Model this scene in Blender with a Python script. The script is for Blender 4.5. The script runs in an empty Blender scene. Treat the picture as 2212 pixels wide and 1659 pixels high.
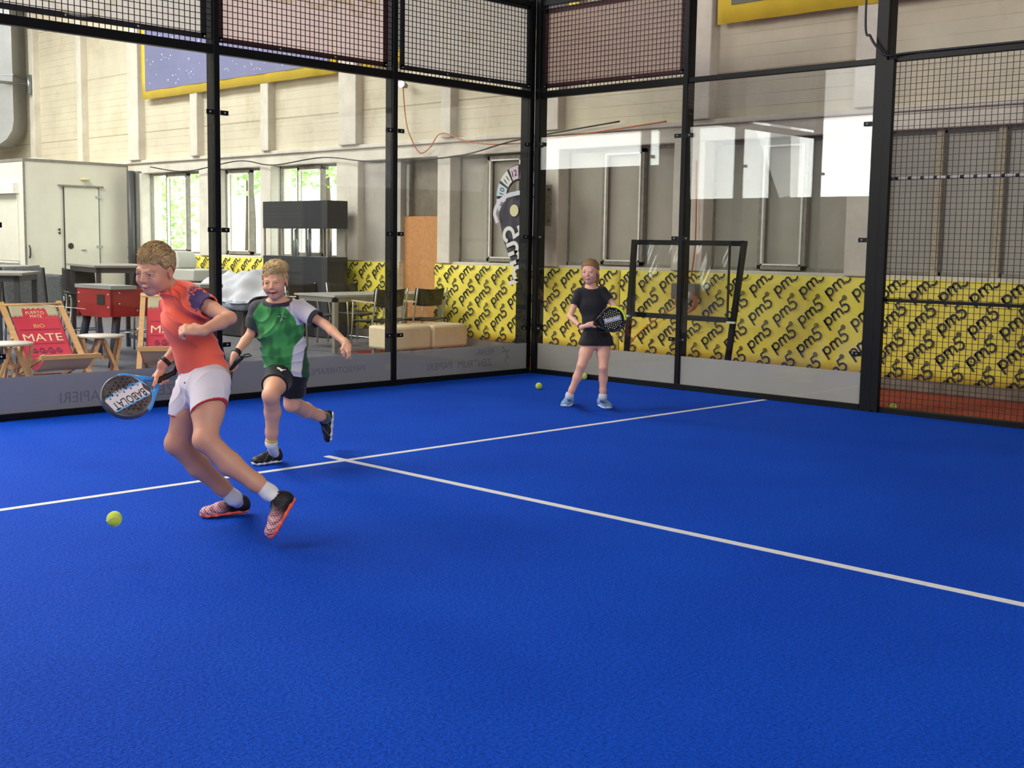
import bpy, bmesh, math, random
import numpy as np
from mathutils import Vector, Matrix
random.seed(7)
SC = bpy.context.scene
COL = SC.collection
PI = math.pi

# ------------------------------------------------------------------ camera
CAM = np.array((-9.895, -9.288, 1.409))
CR = np.array((0.69684, -0.71705, 0.01563)); CU = np.array((0.0700, 0.08980, 0.99350)); CF = np.array((0.71380, 0.69120, -0.11277))
CR /= np.linalg.norm(CR); CF -= CR * (CF @ CR); CF /= np.linalg.norm(CF); CU = np.cross(CR, CF)
FPX = 2644.05
cam = bpy.data.cameras.new('camera'); camo = bpy.data.objects.new('camera', cam); COL.objects.link(camo)
cam.sensor_width = 36.0; cam.sensor_fit = 'HORIZONTAL'; cam.lens = FPX / 2212 * 36.0
cam.clip_start = 0.05; cam.clip_end = 300
m = Matrix(((CR[0], CU[0], -CF[0], CAM[0]), (CR[1], CU[1], -CF[1], CAM[1]), (CR[2], CU[2], -CF[2], CAM[2]), (0, 0, 0, 1)))
camo.matrix_world = m
SC.camera = camo

# ------------------------------------------------------------------ light
SC.view_settings.view_transform = 'Standard'; SC.view_settings.look = 'None'
SC.view_settings.gamma = 1.0; SC.view_settings.use_curve_mapping = False
SC.view_settings.exposure = 0.0
world = bpy.data.worlds.new('sky'); SC.world = world; world.use_nodes = True
wn = world.node_tree.nodes; wl = world.node_tree.links
bg = wn['Background']; bg.inputs['Strength'].default_value = 7.0
tc = wn.new('ShaderNodeTexCoord'); sx = wn.new('ShaderNodeSeparateXYZ'); wl.new(tc.outputs['Generated'], sx.inputs[0])
rmp = wn.new('ShaderNodeValToRGB'); wl.new(sx.outputs['Z'], rmp.inputs[0]); wl.new(rmp.outputs[0], bg.inputs['Color'])
rmp.color_ramp.elements[0].position = 0.0; rmp.color_ramp.elements[0].color = (1.0, 0.97, 0.92, 1)
rmp.color_ramp.elements[1].position = 0.6; rmp.color_ramp.elements[1].color = (0.78, 0.88, 1.0, 1)


def area_light(name, loc, target, sx_, sy_, power, color=(1, 1, 1)):
    L = bpy.data.lights.new(name, 'AREA'); L.shape = 'RECTANGLE'; L.size = sx_; L.size_y = sy_; L.energy = power; L.color = color
    o = bpy.data.objects.new(name, L); COL.objects.link(o); o.location = loc
    d = Vector(target) - Vector(loc)
    o.rotation_euler = d.to_track_quat('-Z', 'Y').to_euler()
    return o


# added fill lamps under the closed ceiling and behind the camera; left wall daylight
area_light('roof_fill_lamp', (-8.6, 0.6, 6.2), (-7.8, -0.4, 0), 4.0, 4.5, 520, (1.0, 0.95, 0.88))
area_light('roof_fill_lamp', (-12.5, 0.5, 7.6), (-9.5, -1.0, 0), 2.4, 9.0, 640, (1.0, 0.965, 0.92))
area_light('roof_fill_lamp', (-4.0, 11.0, 7.6), (-4.0, 11.0, 0), 3.0, 10.0, 1650, (1.0, 0.99, 0.98))
area_light('front_fill_lamp', (-9.0, -15.6, 4.4), (-4, 0, 1.6), 9.0, 3.2, 1050, (1.0, 0.975, 0.94))  # added to brighten camera-facing sides; the front wall has no opening
area_light('roof_fill_lamp', (-16.0, 7.0, 7.6), (-8.0, 6.0, 0), 4.0, 14.0, 700, (1.0, 0.975, 0.94))
for yc, wd, zc, hh in ((7.4, 3.6, 3.9, 2.1), (11.25, 2.7, 3.9, 2.1), (16.3, 5.0, 4.42, 1.05)):
    area_light('gate_daylight', (-20.15, yc, zc), (-10, yc, zc - .5), wd, hh, 105 * wd / 3 * hh / 2.1, (1.0, 0.975, 0.94))


# ------------------------------------------------------------------ helpers


def srgb(r, g, b):
    def f(c):
        c /= 255.0
        return c / 12.92 if c <= 0.04045 else ((c + 0.055) / 1.055) ** 2.4
    return (f(r), f(g), f(b), 1.0)


def at(px, py, depth):
    """world point seen at a pixel of the photograph, depth metres in front of the lens"""
    return CAM + (CF + CR * ((px - 1106) / FPX) - CU * ((py - 829.5) / FPX)) * depth


MATS = {}


def mat(name, rgb, rough=0.6, metal=0.0, var=0.0, vscale=8.0, bump=0.0, bscale=60.0, spec=0.5, sheen=0.0, alpha=None, stretch=None, rgb2=None, sss=0.0):
    if name in MATS:
        return MATS[name]
    M = bpy.data.materials.new(name); M.use_nodes = True; MATS[name] = M
    n = M.node_tree.nodes; l = M.node_tree.links; b = n['Principled BSDF']
    c = srgb(*rgb)
    b.inputs['Base Color'].default_value = c; b.inputs['Roughness'].default_value = rough; b.inputs['Metallic'].default_value = metal
    b.inputs['Specular IOR Level'].default_value = spec
    if sheen:
        b.inputs['Sheen Weight'].default_value = sheen
    if sss:
        b.inputs['Subsurface Weight'].default_value = sss; b.inputs['Subsurface Radius'].default_value = (0.02, 0.008, 0.004); b.inputs['Subsurface Scale'].default_value = 1.0
    t = n.new('ShaderNodeTexCoord'); src = t.outputs['Object']
    if stretch:
        mp = n.new('ShaderNodeMapping'); mp.inputs['Scale'].default_value = stretch; l.new(src, mp.inputs[0]); src = mp.outputs[0]
    if var or rgb2:
        nz = n.new('ShaderNodeTexNoise'); nz.inputs['Scale'].default_value = vscale; nz.inputs['Detail'].default_value = 5; nz.inputs['Roughness'].default_value = 0.65
        l.new(src, nz.inputs['Vector'])
        r = n.new('ShaderNodeValToRGB'); l.new(nz.outputs[0], r.inputs[0])
        r.color_ramp.elements[0].position = 0.32; r.color_ramp.elements[1].position = 0.68
        if rgb2:
            a, e = srgb(*rgb2), c
        else:
            a = tuple(x * (1 - var) for x in c[:3]) + (1,); e = tuple(min(1, x * (1 + var * .6)) for x in c[:3]) + (1,)
        r.color_ramp.elements[0].color = a; r.color_ramp.elements[1].color = e
        l.new(r.outputs[0], b.inputs['Base Color'])
    if bump:
        nb = n.new('ShaderNodeTexNoise'); nb.inputs['Scale'].default_value = bscale; nb.inputs['Detail'].default_value = 4; l.new(src, nb.inputs['Vector'])
        bp = n.new('ShaderNodeBump'); bp.inputs['Strength'].default_value = bump; bp.inputs['Distance'].default_value = 0.01
        l.new(nb.outputs[0], bp.inputs['Height']); l.new(bp.outputs[0], b.inputs['Normal'])
    return M


def glass_mat(name, tint=(0.955, 0.975, 0.965), f0=0.042, rough=0.0):
    """thin clear pane: transparent plus a mirror part that grows towards grazing angles"""
    M = bpy.data.materials.new(name); M.use_nodes = True; MATS[name] = M
    n = M.node_tree.nodes; l = M.node_tree.links; n.remove(n['Principled BSDF']); out = n['Material Output']
    tr = n.new('ShaderNodeBsdfTransparent'); tr.inputs[0].default_value = (*tint, 1)
    gl = n.new('ShaderNodeBsdfGlossy'); gl.inputs['Roughness'].default_value = rough
    g = n.new('ShaderNodeNewGeometry'); d = n.new('ShaderNodeVectorMath'); d.operation = 'DOT_PRODUCT'
    l.new(g.outputs['Normal'], d.inputs[0]); l.new(g.outputs['Incoming'], d.inputs[1])
    prev = d.outputs['Value']
    for op, v, sw in (('ABSOLUTE', None, 0), ('SUBTRACT', 1.0, 1), ('POWER', 5.0, 0), ('MULTIPLY', 1 - f0, 0), ('ADD', f0, 0)):
        q = n.new('ShaderNodeMath'); q.operation = op; i = 1 if sw else 0
        l.new(prev, q.inputs[i])
        if v is not None: q.inputs[1 - i].default_value = v
        prev = q.outputs[0]
    mx = n.new('ShaderNodeMixShader'); l.new(prev, mx.inputs[0]); l.new(tr.outputs[0], mx.inputs[1]); l.new(gl.outputs[0], mx.inputs[2]); l.new(mx.outputs[0], out.inputs[0])
    return M


def tag(o, label=None, cat=None, group=None, kind=None):
    if label: o['label'] = label
    if cat: o['category'] = cat
    if group: o['group'] = group
    if kind: o['kind'] = kind
    return o


class MB:
    """collects boxes, tubes, prisms ... and builds ONE mesh object"""

    def __init__(s):
        s.v = []; s.f = []; s.m = []; s.mi = 0; s.sm = []

    def add(s, vs, fs, smooth=False):
        k = len(s.v); s.v += [tuple(float(c) for c in p) for p in vs]
        s.f += [tuple(i + k for i in q) for q in fs]; s.m += [s.mi] * len(fs); s.sm += [smooth] * len(fs)
        return s

    def box(s, a, b):
        x0, x1 = sorted((a[0], b[0])); y0, y1 = sorted((a[1], b[1])); z0, z1 = sorted((a[2], b[2]))
        return s.add([(x0, y0, z0), (x1, y0, z0), (x1, y1, z0), (x0, y1, z0), (x0, y0, z1), (x1, y0, z1), (x1, y1, z1), (x0, y1, z1)],
                     [(0, 3, 2, 1), (4, 5, 6, 7), (0, 1, 5, 4), (1, 2, 6, 5), (2, 3, 7, 6), (3, 0, 4, 7)])

    def bar(s, a, b, w, h=None, up=(0, 0, 1)):
        """rectangular bar from a to b, w across, h along up"""
        h = h or w; a = Vector(a); b = Vector(b); d = (b - a).normalized(); u = Vector(up)
        if abs(d.dot(u)) > 0.98: u = Vector((1, 0, 0)) if abs(d.x) < .9 else Vector((0, 1, 0))
        r = d.cross(u).normalized(); u = r.cross(d).normalized()
        vs = [p + r * i * w / 2 + u * j * h / 2 for p in (a, b) for i, j in ((-1, -1), (1, -1), (1, 1), (-1, 1))]
        return s.add(vs, [(3, 2, 1, 0), (4, 5, 6, 7), (0, 1, 5, 4), (1, 2, 6, 5), (2, 3, 7, 6), (3, 0, 4, 7)])

    def tube(s, pts, r, n=10, closed=False, caps=True):
        pts = [Vector(p) for p in pts]; N = len(pts); rr = r if isinstance(r, (list, tuple)) else [r] * N
        vs = []; prev = None
        for i, p in enumerate(pts):
            if closed: d = (pts[(i + 1) % N] - pts[i - 1])
            else: d = pts[min(i + 1, N - 1)] - pts[max(i - 1, 0)]
            d = d.normalized()
            if prev is None:
                u = Vector((0, 0, 1)) if abs(d.z) < .9 else Vector((1, 0, 0))
                a = d.cross(u).normalized()
            else:
                a = (prev - d * prev.dot(d)).normalized()
            prev = a; b = d.cross(a)
            vs += [p + (a * math.cos(t) + b * math.sin(t)) * rr[i] for t in (2 * PI * k / n for k in range(n))]
        fs = [(i * n + k, i * n + (k + 1) % n, ((i + 1) % N) * n + (k + 1) % n, ((i + 1) % N) * n + k) for i in range(N if closed else N - 1) for k in range(n)]
        s.add(vs, fs, True)
        if caps and not closed:
            k0 = len(s.v) - len(vs)
            s.f += [tuple(k0 + i for i in reversed(range(n))), tuple(k0 + (N - 1) * n + i for i in range(n))]; s.m += [s.mi] * 2; s.sm += [False] * 2
        return s

    def lathe(s, prof, n=24, c=(0, 0, 0)):
        vs = [(c[0] + r * math.cos(2 * PI * k / n), c[1] + r * math.sin(2 * PI * k / n), c[2] + z) for r, z in prof for k in range(n)]
        fs = [(i * n + k, i * n + (k + 1) % n, (i + 1) * n + (k + 1) % n, (i + 1) * n + k) for i in range(len(prof) - 1) for k in range(n)]
        return s.add(vs, fs, True)

    def sphere(s, c, r, n=14):
        sc = (r, r, r) if not isinstance(r, (tuple, list)) else r
        prof = [(math.sin(PI * i / n), -math.cos(PI * i / n)) for i in range(n + 1)]
        vs = [(c[0] + sc[0] * a * math.cos(2 * PI * k / (2 * n)), c[1] + sc[1] * a * math.sin(2 * PI * k / (2 * n)), c[2] + sc[2] * z) for a, z in prof for k in range(2 * n)]
        fs = [(i * 2 * n + k, i * 2 * n + (k + 1) % (2 * n), (i + 1) * 2 * n + (k + 1) % (2 * n), (i + 1) * 2 * n + k) for i in range(n) for k in range(2 * n)]
        return s.add(vs, fs, True)

    def prism(s, poly, o, u, v, w, t):
        """2-D polygon in the plane (o; u, v), extruded by t along w"""
        o, u, v, w = (Vector(x) for x in (o, u, v, w)); n = len(poly)
        vs = [o + u * a + v * b for a, b in poly]; vs += [p + w * t for p in vs]
        return s.add(vs, [tuple(range(n))[::-1], tuple(range(n, 2 * n))] + [(i, (i + 1) % n, (i + 1) % n + n, i + n) for i in range(n)])

    def sheet(s, fn, nu, nv, smooth=True):
        vs = [fn(i / nu, j / nv) for j in range(nv + 1) for i in range(nu + 1)]
        return s.add(vs, [(j * (nu + 1) + i, j * (nu + 1) + i + 1, (j + 1) * (nu + 1) + i + 1, (j + 1) * (nu + 1) + i) for j in range(nv) for i in range(nu)], smooth)

    def build(s, name, mats, parent=None, org=None, bevel=0.0, solid=0.0, label=None):
        me = bpy.data.meshes.new(name)
        off = org if org is not None else (0, 0, 0)
        me.from_pydata([(p[0] - off[0], p[1] - off[1], p[2] - off[2]) for p in s.v], [], s.f)
        for m_ in (mats if isinstance(mats, (list, tuple)) else [mats]): me.materials.append(m_)
        me.polygons.foreach_set('material_index', s.m); me.polygons.foreach_set('use_smooth', s.sm)
        me.validate(); me.update()
        bm = bmesh.new(); bm.from_mesh(me); bmesh.ops.recalc_face_normals(bm, faces=bm.faces); bm.to_mesh(me); bm.free()
        o = bpy.data.objects.new(name, me); COL.objects.link(o)
        if parent is not None: o.parent = parent
        elif org is not None: o.location = org
        if solid:
            md = o.modifiers.new('solid', 'SOLIDIFY'); md.thickness = solid; md.offset = 0
        if bevel:
            md = o.modifiers.new('bevel', 'BEVEL'); md.width = bevel; md.segments = 2; md.limit_method = 'ANGLE'; md.angle_limit = math.radians(40)
            me.polygons.foreach_set('use_smooth', [True] * len(me.polygons)); me.set_sharp_from_angle(angle=math.radians(40))
        if label: o['label'] = label
        return o


def empty(name, loc, label, cat, group=None, rz=0.0):
    o = bpy.data.objects.new(name, None); COL.objects.link(o); o.location = loc; o.rotation_euler = (0, 0, rz); o.empty_display_size = .1
    return tag(o, label, cat, group)


def struct(name, mb, mt, **k):
    return tag(mb.build(name, mt, **k), kind='structure')


def text_geo(body, size, bold=False, spacing=1.0):
    """filled letters in the XY plane, left aligned on the base line: verts, faces"""
    c = bpy.data.curves.new('t', 'FONT'); c.body = body; c.size = size; c.space_character = spacing; c.fill_mode = 'FRONT'; c.resolution_u = 3
    o = bpy.data.objects.new('t', c); me = bpy.data.meshes.new_from_object(o)
    vs = [tuple(v.co) for v in me.vertices]; fs = [tuple(p.vertices) for p in me.polygons]
    bpy.data.objects.remove(o); bpy.data.curves.remove(c); bpy.data.meshes.remove(me)
    return vs, fs


def put_text(mb, body, size, o, u, v, w=None, t=0.0012, mirror=False, centre=True, bold=False, fit=None, bend=None, spacing=1.0):
    vs, fs = text_geo(body, size, bold, spacing)
    x0 = min(p[0] for p in vs); x1 = max(p[0] for p in vs); k = 1.0
    if fit: k = fit / (x1 - x0)
    o, u, v = Vector(o), Vector(u), Vector(v); w = Vector(w) if w is not None else u.cross(v)
    pts = []
    for p in vs:
        x = (p[0] - (x0 + x1) / 2 if centre else p[0] - x0) * k
        if mirror: x = -x
        y = p[1] + (bend(x) if bend else 0)
        pts.append(o + u * x + v * y)
    n = len(pts); mb.add(pts + [q + w * t for q in pts], [tuple(reversed(f)) for f in fs] + [tuple(i + n for i in f) for f in fs])


def ribbon(mb, pts, width, o, u, v, w, t=0.002):
    """stroke of constant width along a 2-D polyline, as a thin slab"""
    n = len(pts); L = []; Rr = []
    for i, (x, y) in enumerate(pts):
        a = pts[max(0, i - 1)]; b = pts[min(n - 1, i + 1)]; dx, dy = b[0] - a[0], b[1] - a[1]; q = math.hypot(dx, dy) or 1
        nx, ny = -dy / q * width / 2, dx / q * width / 2
        L.append((x + nx, y + ny)); Rr.append((x - nx, y - ny))
    o, u, v, w = (Vector(c) for c in (o, u, v, w))
    P = [o + u * a + v * b + w * t for a, b in L + Rr]
    mb.add(P, [(i, i + 1, n + i + 1, n + i) for i in range(n - 1)])


def arc(cx, cy, r, a0, a1, n=10):
    return [(cx + r * math.cos(math.radians(a0 + (a1 - a0) * i / n)), cy + r * math.sin(math.radians(a0 + (a1 - a0) * i / n))) for i in range(n + 1)]


# "pm5" in strokes, unit = x-height
PM5 = [arc(.5, .5, .4, 0, 360, 16), [(.1, .95), (.1, -.5)],
       [(1.25, 0), (1.25, .95)], [(1.25, .55)] + arc(1.55, .6, .3, 180, 0, 8) + [(1.85, 0)], [(1.85, .55)] + arc(2.15, .6, .3, 180, 0, 8) + [(2.45, 0)],
       [(3.36, 1.35), (2.89, 1.35), (2.79, .72), (3.0, .82)] + arc(3.05, .4, .42, 90, -150, 10)]


def pm5(mb, o, u, v, w, s, mirror=1, width=.2):
    for st in PM5: ribbon(mb, [(x * s * mirror, y * s) for x, y in st], width * s, o, u, v, w)
# ------------------------------------------------------------------ materials of the place


def wall_board_mat():
    M = mat('cream_boards', (212, 202, 177), 0.85, var=0.12, vscale=1.3, bump=0.15, bscale=30)
    n = M.node_tree.nodes; l = M.node_tree.links; b = n['Principled BSDF']
    src = b.inputs['Base Color'].links[0].from_socket
    t = n.new('ShaderNodeTexCoord'); s = n.new('ShaderNodeSeparateXYZ'); l.new(t.outputs['Object'], s.inputs[0])
    nz = n.new('ShaderNodeTexNoise'); nz.inputs['Scale'].default_value = 0.8; l.new(t.outputs['Object'], nz.inputs['Vector'])
    last = src
    for step, wdt, dark, nm in ((0.135, 0.06, 0.70, .30), (1.12, 0.012, 0.6, .1)):
        d = n.new('ShaderNodeMath'); d.operation = 'DIVIDE'; d.inputs[1].default_value = step; l.new(s.outputs['Z'], d.inputs[0])
        f = n.new('ShaderNodeMath'); f.operation = 'FRACT'; l.new(d.outputs[0], f.inputs[0])
        c = n.new('ShaderNodeMath'); c.operation = 'LESS_THAN'; c.inputs[1].default_value = wdt; l.new(f.outputs[0], c.inputs[0])
        q = n.new('ShaderNodeMath'); q.operation = 'MULTIPLY'; l.new(c.outputs[0], q.inputs[0])
        k = n.new('ShaderNodeMapRange'); l.new(nz.outputs[0], k.inputs[0]); k.inputs[1].default_value = nm; k.inputs[2].default_value = nm + .3; l.new(k.outputs[0], q.inputs[1])
        mx = n.new('ShaderNodeMix'); mx.data_type = 'RGBA'; mx.blend_type = 'MULTIPLY'; mx.inputs[7].default_value = (dark, dark * .93, dark * .82, 1)
        l.new(q.outputs[0], mx.inputs[0]); l.new(last, mx.inputs[6]); last = mx.outputs[2]
    # old damp stains
    n2 = n.new('ShaderNodeTexNoise'); n2.inputs['Scale'].default_value = 0.9; n2.inputs['Detail'].default_value = 7; n2.inputs['Roughness'].default_value = .7; l.new(t.outputs['Object'], n2.inputs['Vector'])
    r2 = n.new('ShaderNodeValToRGB'); l.new(n2.outputs[0], r2.inputs[0]); r2.color_ramp.elements[0].position = .56; r2.color_ramp.elements[1].position = .78
    r2.color_ramp.elements[0].color = (1, 1, 1, 1); r2.color_ramp.elements[1].color = (.72, .62, .46, 1)
    m2 = n.new('ShaderNodeMix'); m2.data_type = 'RGBA'; m2.blend_type = 'MULTIPLY'; m2.inputs[0].default_value = 1
    l.new(last, m2.inputs[6]); l.new(r2.outputs[0], m2.inputs[7]); l.new(m2.outputs[2], b.inputs['Base Color'])
    return M


def turf_mat():
    M = bpy.data.materials.new('blue_turf'); M.use_nodes = True; MATS['blue_turf'] = M
    n = M.node_tree.nodes; l = M.node_tree.links; b = n['Principled BSDF']; b.inputs['Roughness'].default_value = .75
    b.inputs['Specular IOR Level'].default_value = .08
    t = n.new('ShaderNodeTexCoord')
    a = n.new('ShaderNodeTexNoise'); a.inputs['Scale'].default_value = 75; a.inputs['Detail'].default_value = 5; a.inputs['Roughness'].default_value = .75; l.new(t.outputs['Object'], a.inputs['Vector'])
    r = n.new('ShaderNodeValToRGB'); l.new(a.outputs[0], r.inputs[0])
    r.color_ramp.elements[0].position = .34; r.color_ramp.elements[0].color = srgb(1, 46, 146)
    r.color_ramp.elements[1].position = .62; r.color_ramp.elements[1].color = srgb(6, 84, 214)
    c = n.new('ShaderNodeTexNoise'); c.inputs['Scale'].default_value = 1.1; c.inputs['Detail'].default_value = 6; l.new(t.outputs['Object'], c.inputs['Vector'])
    r2 = n.new('ShaderNodeValToRGB'); l.new(c.outputs[0], r2.inputs[0]); r2.color_ramp.elements[0].position = .35; r2.color_ramp.elements[1].position = .7
    r2.color_ramp.elements[0].color = (.86, .88, .92, 1); r2.color_ramp.elements[1].color = (1.12, 1.08, 1.03, 1)
    mx = n.new('ShaderNodeMix'); mx.data_type = 'RGBA'; mx.blend_type = 'MULTIPLY'; mx.inputs[0].default_value = 1
    l.new(r.outputs[0], mx.inputs[6]); l.new(r2.outputs[0], mx.inputs[7])
    # sand grains between the fibres
    v = n.new('ShaderNodeTexVoronoi'); v.inputs['Scale'].default_value = 42; l.new(t.outputs['Object'], v.inputs['Vector'])
    lt = n.new('ShaderNodeMath'); lt.operation = 'LESS_THAN'; lt.inputs[1].default_value = .055; l.new(v.outputs['Distance'], lt.inputs[0])
    w = n.new('ShaderNodeTexNoise'); w.inputs['Scale'].default_value = 5; l.new(t.outputs['Object'], w.inputs['Vector'])
    g = n.new('ShaderNodeMath'); g.operation = 'GREATER_THAN'; g.inputs[1].default_value = .58; l.new(w.outputs[0], g.inputs[0])
    gm = n.new('ShaderNodeMath'); gm.operation = 'MULTIPLY'; l.new(lt.outputs[0], gm.inputs[0]); l.new(g.outputs[0], gm.inputs[1])
    m3 = n.new('ShaderNodeMix'); m3.data_type = 'RGBA'; l.new(gm.outputs[0], m3.inputs[0]); l.new(mx.outputs[2], m3.inputs[6]); m3.inputs[7].default_value = srgb(90, 140, 235)
    l.new(m3.outputs[2], b.inputs['Base Color'])
    nb = n.new('ShaderNodeTexNoise'); nb.inputs['Scale'].default_value = 62; nb.inputs['Detail'].default_value = 5; nb.inputs['Distortion'].default_value = 1.2; l.new(t.outputs['Object'], nb.inputs['Vector'])
    bp = n.new('ShaderNodeBump'); bp.inputs['Strength'].default_value = .8; bp.inputs['Distance'].default_value = .016
    l.new(nb.outputs[0], bp.inputs['Height']); l.new(bp.outputs[0], b.inputs['Normal'])
    return M


BOARDS = wall_board_mat(); TURF = turf_mat()
CONC = mat('painted_concrete', (216, 208, 192), .85, var=.14, vscale=3, bump=.4, bscale=14)
CONC2 = mat('dirty_plaster', (176, 164, 142), .9, var=.3, vscale=2.2, bump=.3, bscale=18)
GREYCONC = mat('grey_concrete', (128, 118, 105), .95, var=.3, vscale=5, bump=.4, bscale=22)
ASPH = mat('asphalt', (104, 102, 104), .95, var=.28, vscale=9, bump=.5, bscale=70)
REDF = mat('red_court_floor', (166, 66, 40), .9, var=.2, vscale=12, bump=.3, bscale=90)
LINE = mat('white_line_turf', (214, 216, 214), .8, var=.08, vscale=60, bump=.5, bscale=70)
BLACK = mat('black_powder_coat', (13, 15, 17), .42, bump=.08, bscale=200, spec=.2)
STEEL = mat('galvanised_steel', (150, 155, 158), .35, metal=.85, var=.1)
BOLT = mat('bolt_metal', (190, 188, 182), .3, metal=.8)
WIRE = mat('black_wire', (20, 18, 20), .5)
GLASS = glass_mat('court_glass')
WGLASS = glass_mat('window_glass', (.86, .89, .86), .05)
GREYPANE = mat('grey_pane', (166, 160, 146), .45, var=.1, vscale=1.5, spec=.35)
WHITEFR = mat('white_frame', (232, 228, 215), .6, var=.12, vscale=14)
GREYFR = mat('weathered_frame', (140, 134, 122), .7, var=.25, vscale=14)
YEL = mat('yellow_banner', (240, 222, 84), .62, var=.07, vscale=1.6, bump=.25, bscale=4)
NAVY = mat('navy_print', (26, 30, 48), .6)
SKIRT = mat('grey_vinyl', (182, 173, 160), .5, var=.03, vscale=2)
SKIRTTX = mat('grey_vinyl_print', (148, 138, 130), .5)

WX = 1.85
# ------------------------------------------------------------------ floors
struct('floor', MB().box((-22, -18, -.12), (WX, 26, -.012)), ASPH)
struct('floor_red_strip', MB().box((0.06, -14, -.05), (WX, 3.35, -.004)), REDF)
fl = MB().box((-10.05, -14, -.06), (0.0, 0.0, 0.0)); struct('floor_court_turf', fl, TURF)
ln = MB().box((-10, -3.075, -.01), (-0.03, -3.025, .0022)); tag(ln.build('service_line', LINE), 'white service line crossing the blue turf towards the right glass wall', 'court line')
ln = MB().box((-5.025, -13.9, -.01), (-4.975, -2.85, .0034)); tag(ln.build('centre_line', LINE), 'white centre line running to the lower right over the blue turf', 'court line')

# ------------------------------------------------------------------ hall wall beyond the court
w = MB()
w.box((WX, -16.3, 0), (WX + .35, 3.50, 1.14)); w.box((WX, 4.42, 0), (WX + .35, 26, 1.14))
w.box((WX, 11.9, 1.14), (WX + .35, 26, 2.62)); w.box((WX, -16.3, 1.14), (WX + .35, -5.0, 2.62))
w.box((WX, -16.3, 2.62), (WX + .35, 26, 8.2))
struct('wall_right', w, BOARDS)
sl = MB().box((WX - .045, -14, 2.62), (WX + .02, 26, 2.80)).box((WX - .09, -14, 2.80), (WX + .02, 26, 2.86)); struct('trim_1', sl, CONC, bevel=.012)
sl = MB().box((WX - .05, -14, 1.10), (WX + .30, 3.50, 1.165)).box((WX - .05, 5.27, 1.10), (WX + .30, 26, 1.165)); struct('trim_2', sl, CONC, bevel=.01)
sl = MB().box((WX - .07, -14, 0), (WX, 3.57, .125)).box((WX - .07, 4.42, 0), (WX, 26, .125)); struct('baseboard_right', sl, GREYCONC, bevel=.01)
k = 3
for a, b in ((16.08, 15.87), (13.99, 13.8), (12.0, 11.62), (9.85, 9.62), (7.72, 7.5), (5.68, 5.26), (3.4, 3.2), (1.6, 1.22), (-.76, -1.07), (-2.86, -3.12), (-5.0, -5.3)):
    struct('trim_%d' % k, MB().box((WX - .14, b, 2.86), (WX + .02, a, 8.2)), CONC, bevel=.012); k += 1
for a, b in ((11.98, 11.62), (9.65, 9.1), (7.8, 7.5), (5.78, 5.26), (3.5, 3.24), (1.64, 1.23), (-.57, -1.01), (-2.81, -3.13), (-5.0, -5.3)):
    struct('trim_%d' % k, MB().box((WX - .10, b, 1.14), (WX + .32, a, 2.62)), CONC, bevel=.012); k += 1
# recessed doorway with chipboard
r = MB(); r.box((WX + .02, 4.42, 1.14), (WX + .35, 5.3, 2.62)); struct('wall_panel', r, mat('grey_plaster', (176, 170, 158), .9, var=.12, vscale=3))
r = MB(); r.box((WX + .16, 3.45, 0), (WX + .35, 4.5, 2.7)); r.box((WX, 3.40, 0), (WX + .3, 3.50, 2.62)); struct('wall_doorway', r, mat('sooty_plaster', (120, 110, 94), .9, var=.35, vscale=2.5))
dn = MB().box((WX + .09, 3.5, 0), (WX + .13, 4.42, 1.80)); struct('door_1', dn, mat('chipboard', (196, 138, 84), .8, var=.16, vscale=20, bump=.2, bscale=60))
struct('trim_30', MB().box((WX + .08, 4.30, 1.80), (WX + .16, 4.36, 2.55)).box((WX + .075, 3.5, .60), (WX + .09, 4.42, .66)), GREYFR)

wn_ = 1


def window_bay(y0, y1, s0, s1, pane, clear=False):
    """one bay between two pillars: frame, panes and the opening sash"""
    global wn_
    z0, z1 = 1.165, 2.62; x = WX + .12
    root = bpy.data.objects.new('window_%d' % wn_, None); COL.objects.link(root); root.location = (x, (y0 + y1) / 2, z0); root['kind'] = 'structure'; wn_ += 1
    og = root.location
    f = MB()
    for y in (y0, y1): f.box((x - .03, y - .02, z0), (x + .03, y + .02, z1))
    f.box((x - .03, y0, z0), (x + .03, y1, z0 + .04)); f.box((x - .03, y0, z1 - .04), (x + .03, y1, z1))
    f.build('window_frame', GREYFR, root, og)
    MB().box((x - .006, y0 + .02, z0 + .04), (x + .006, y1 - .02, z1 - .04)).build('pane', pane, root, og)
    if s0 is None: return
    s = MB(); zb, zt = z0 + .02, z1 - .03; xs = x - .05
    for a, b in (((xs - .03, s0, zb), (xs + .03, s0 + .045, zt)), ((xs - .03, s1 - .045, zb), (xs + .03, s1, zt)), ((xs - .03, s0, zb), (xs + .03, s1, zb + .045)), ((xs - .03, s0, zt - .045), (xs + .03, s1, zt))): s.box(a, b)
    s.build('sash', GREYFR, root, og)
    s = MB()
    for a, b in (((xs - .04, s0 + .045, zb + .045), (xs, s0 + .068, zt - .045)), ((xs - .04, s1 - .068, zb + .045), (xs, s1 - .045, zt - .045)), ((xs - .04, s0 + .045, zb + .045), (xs, s1 - .045, zb + .062)), ((xs - .04, s0 + .045, zt - .062), (xs, s1 - .045, zt - .045))): s.box(a, b)
    s.build('trim_strip', WHITEFR, root, og)


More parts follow.
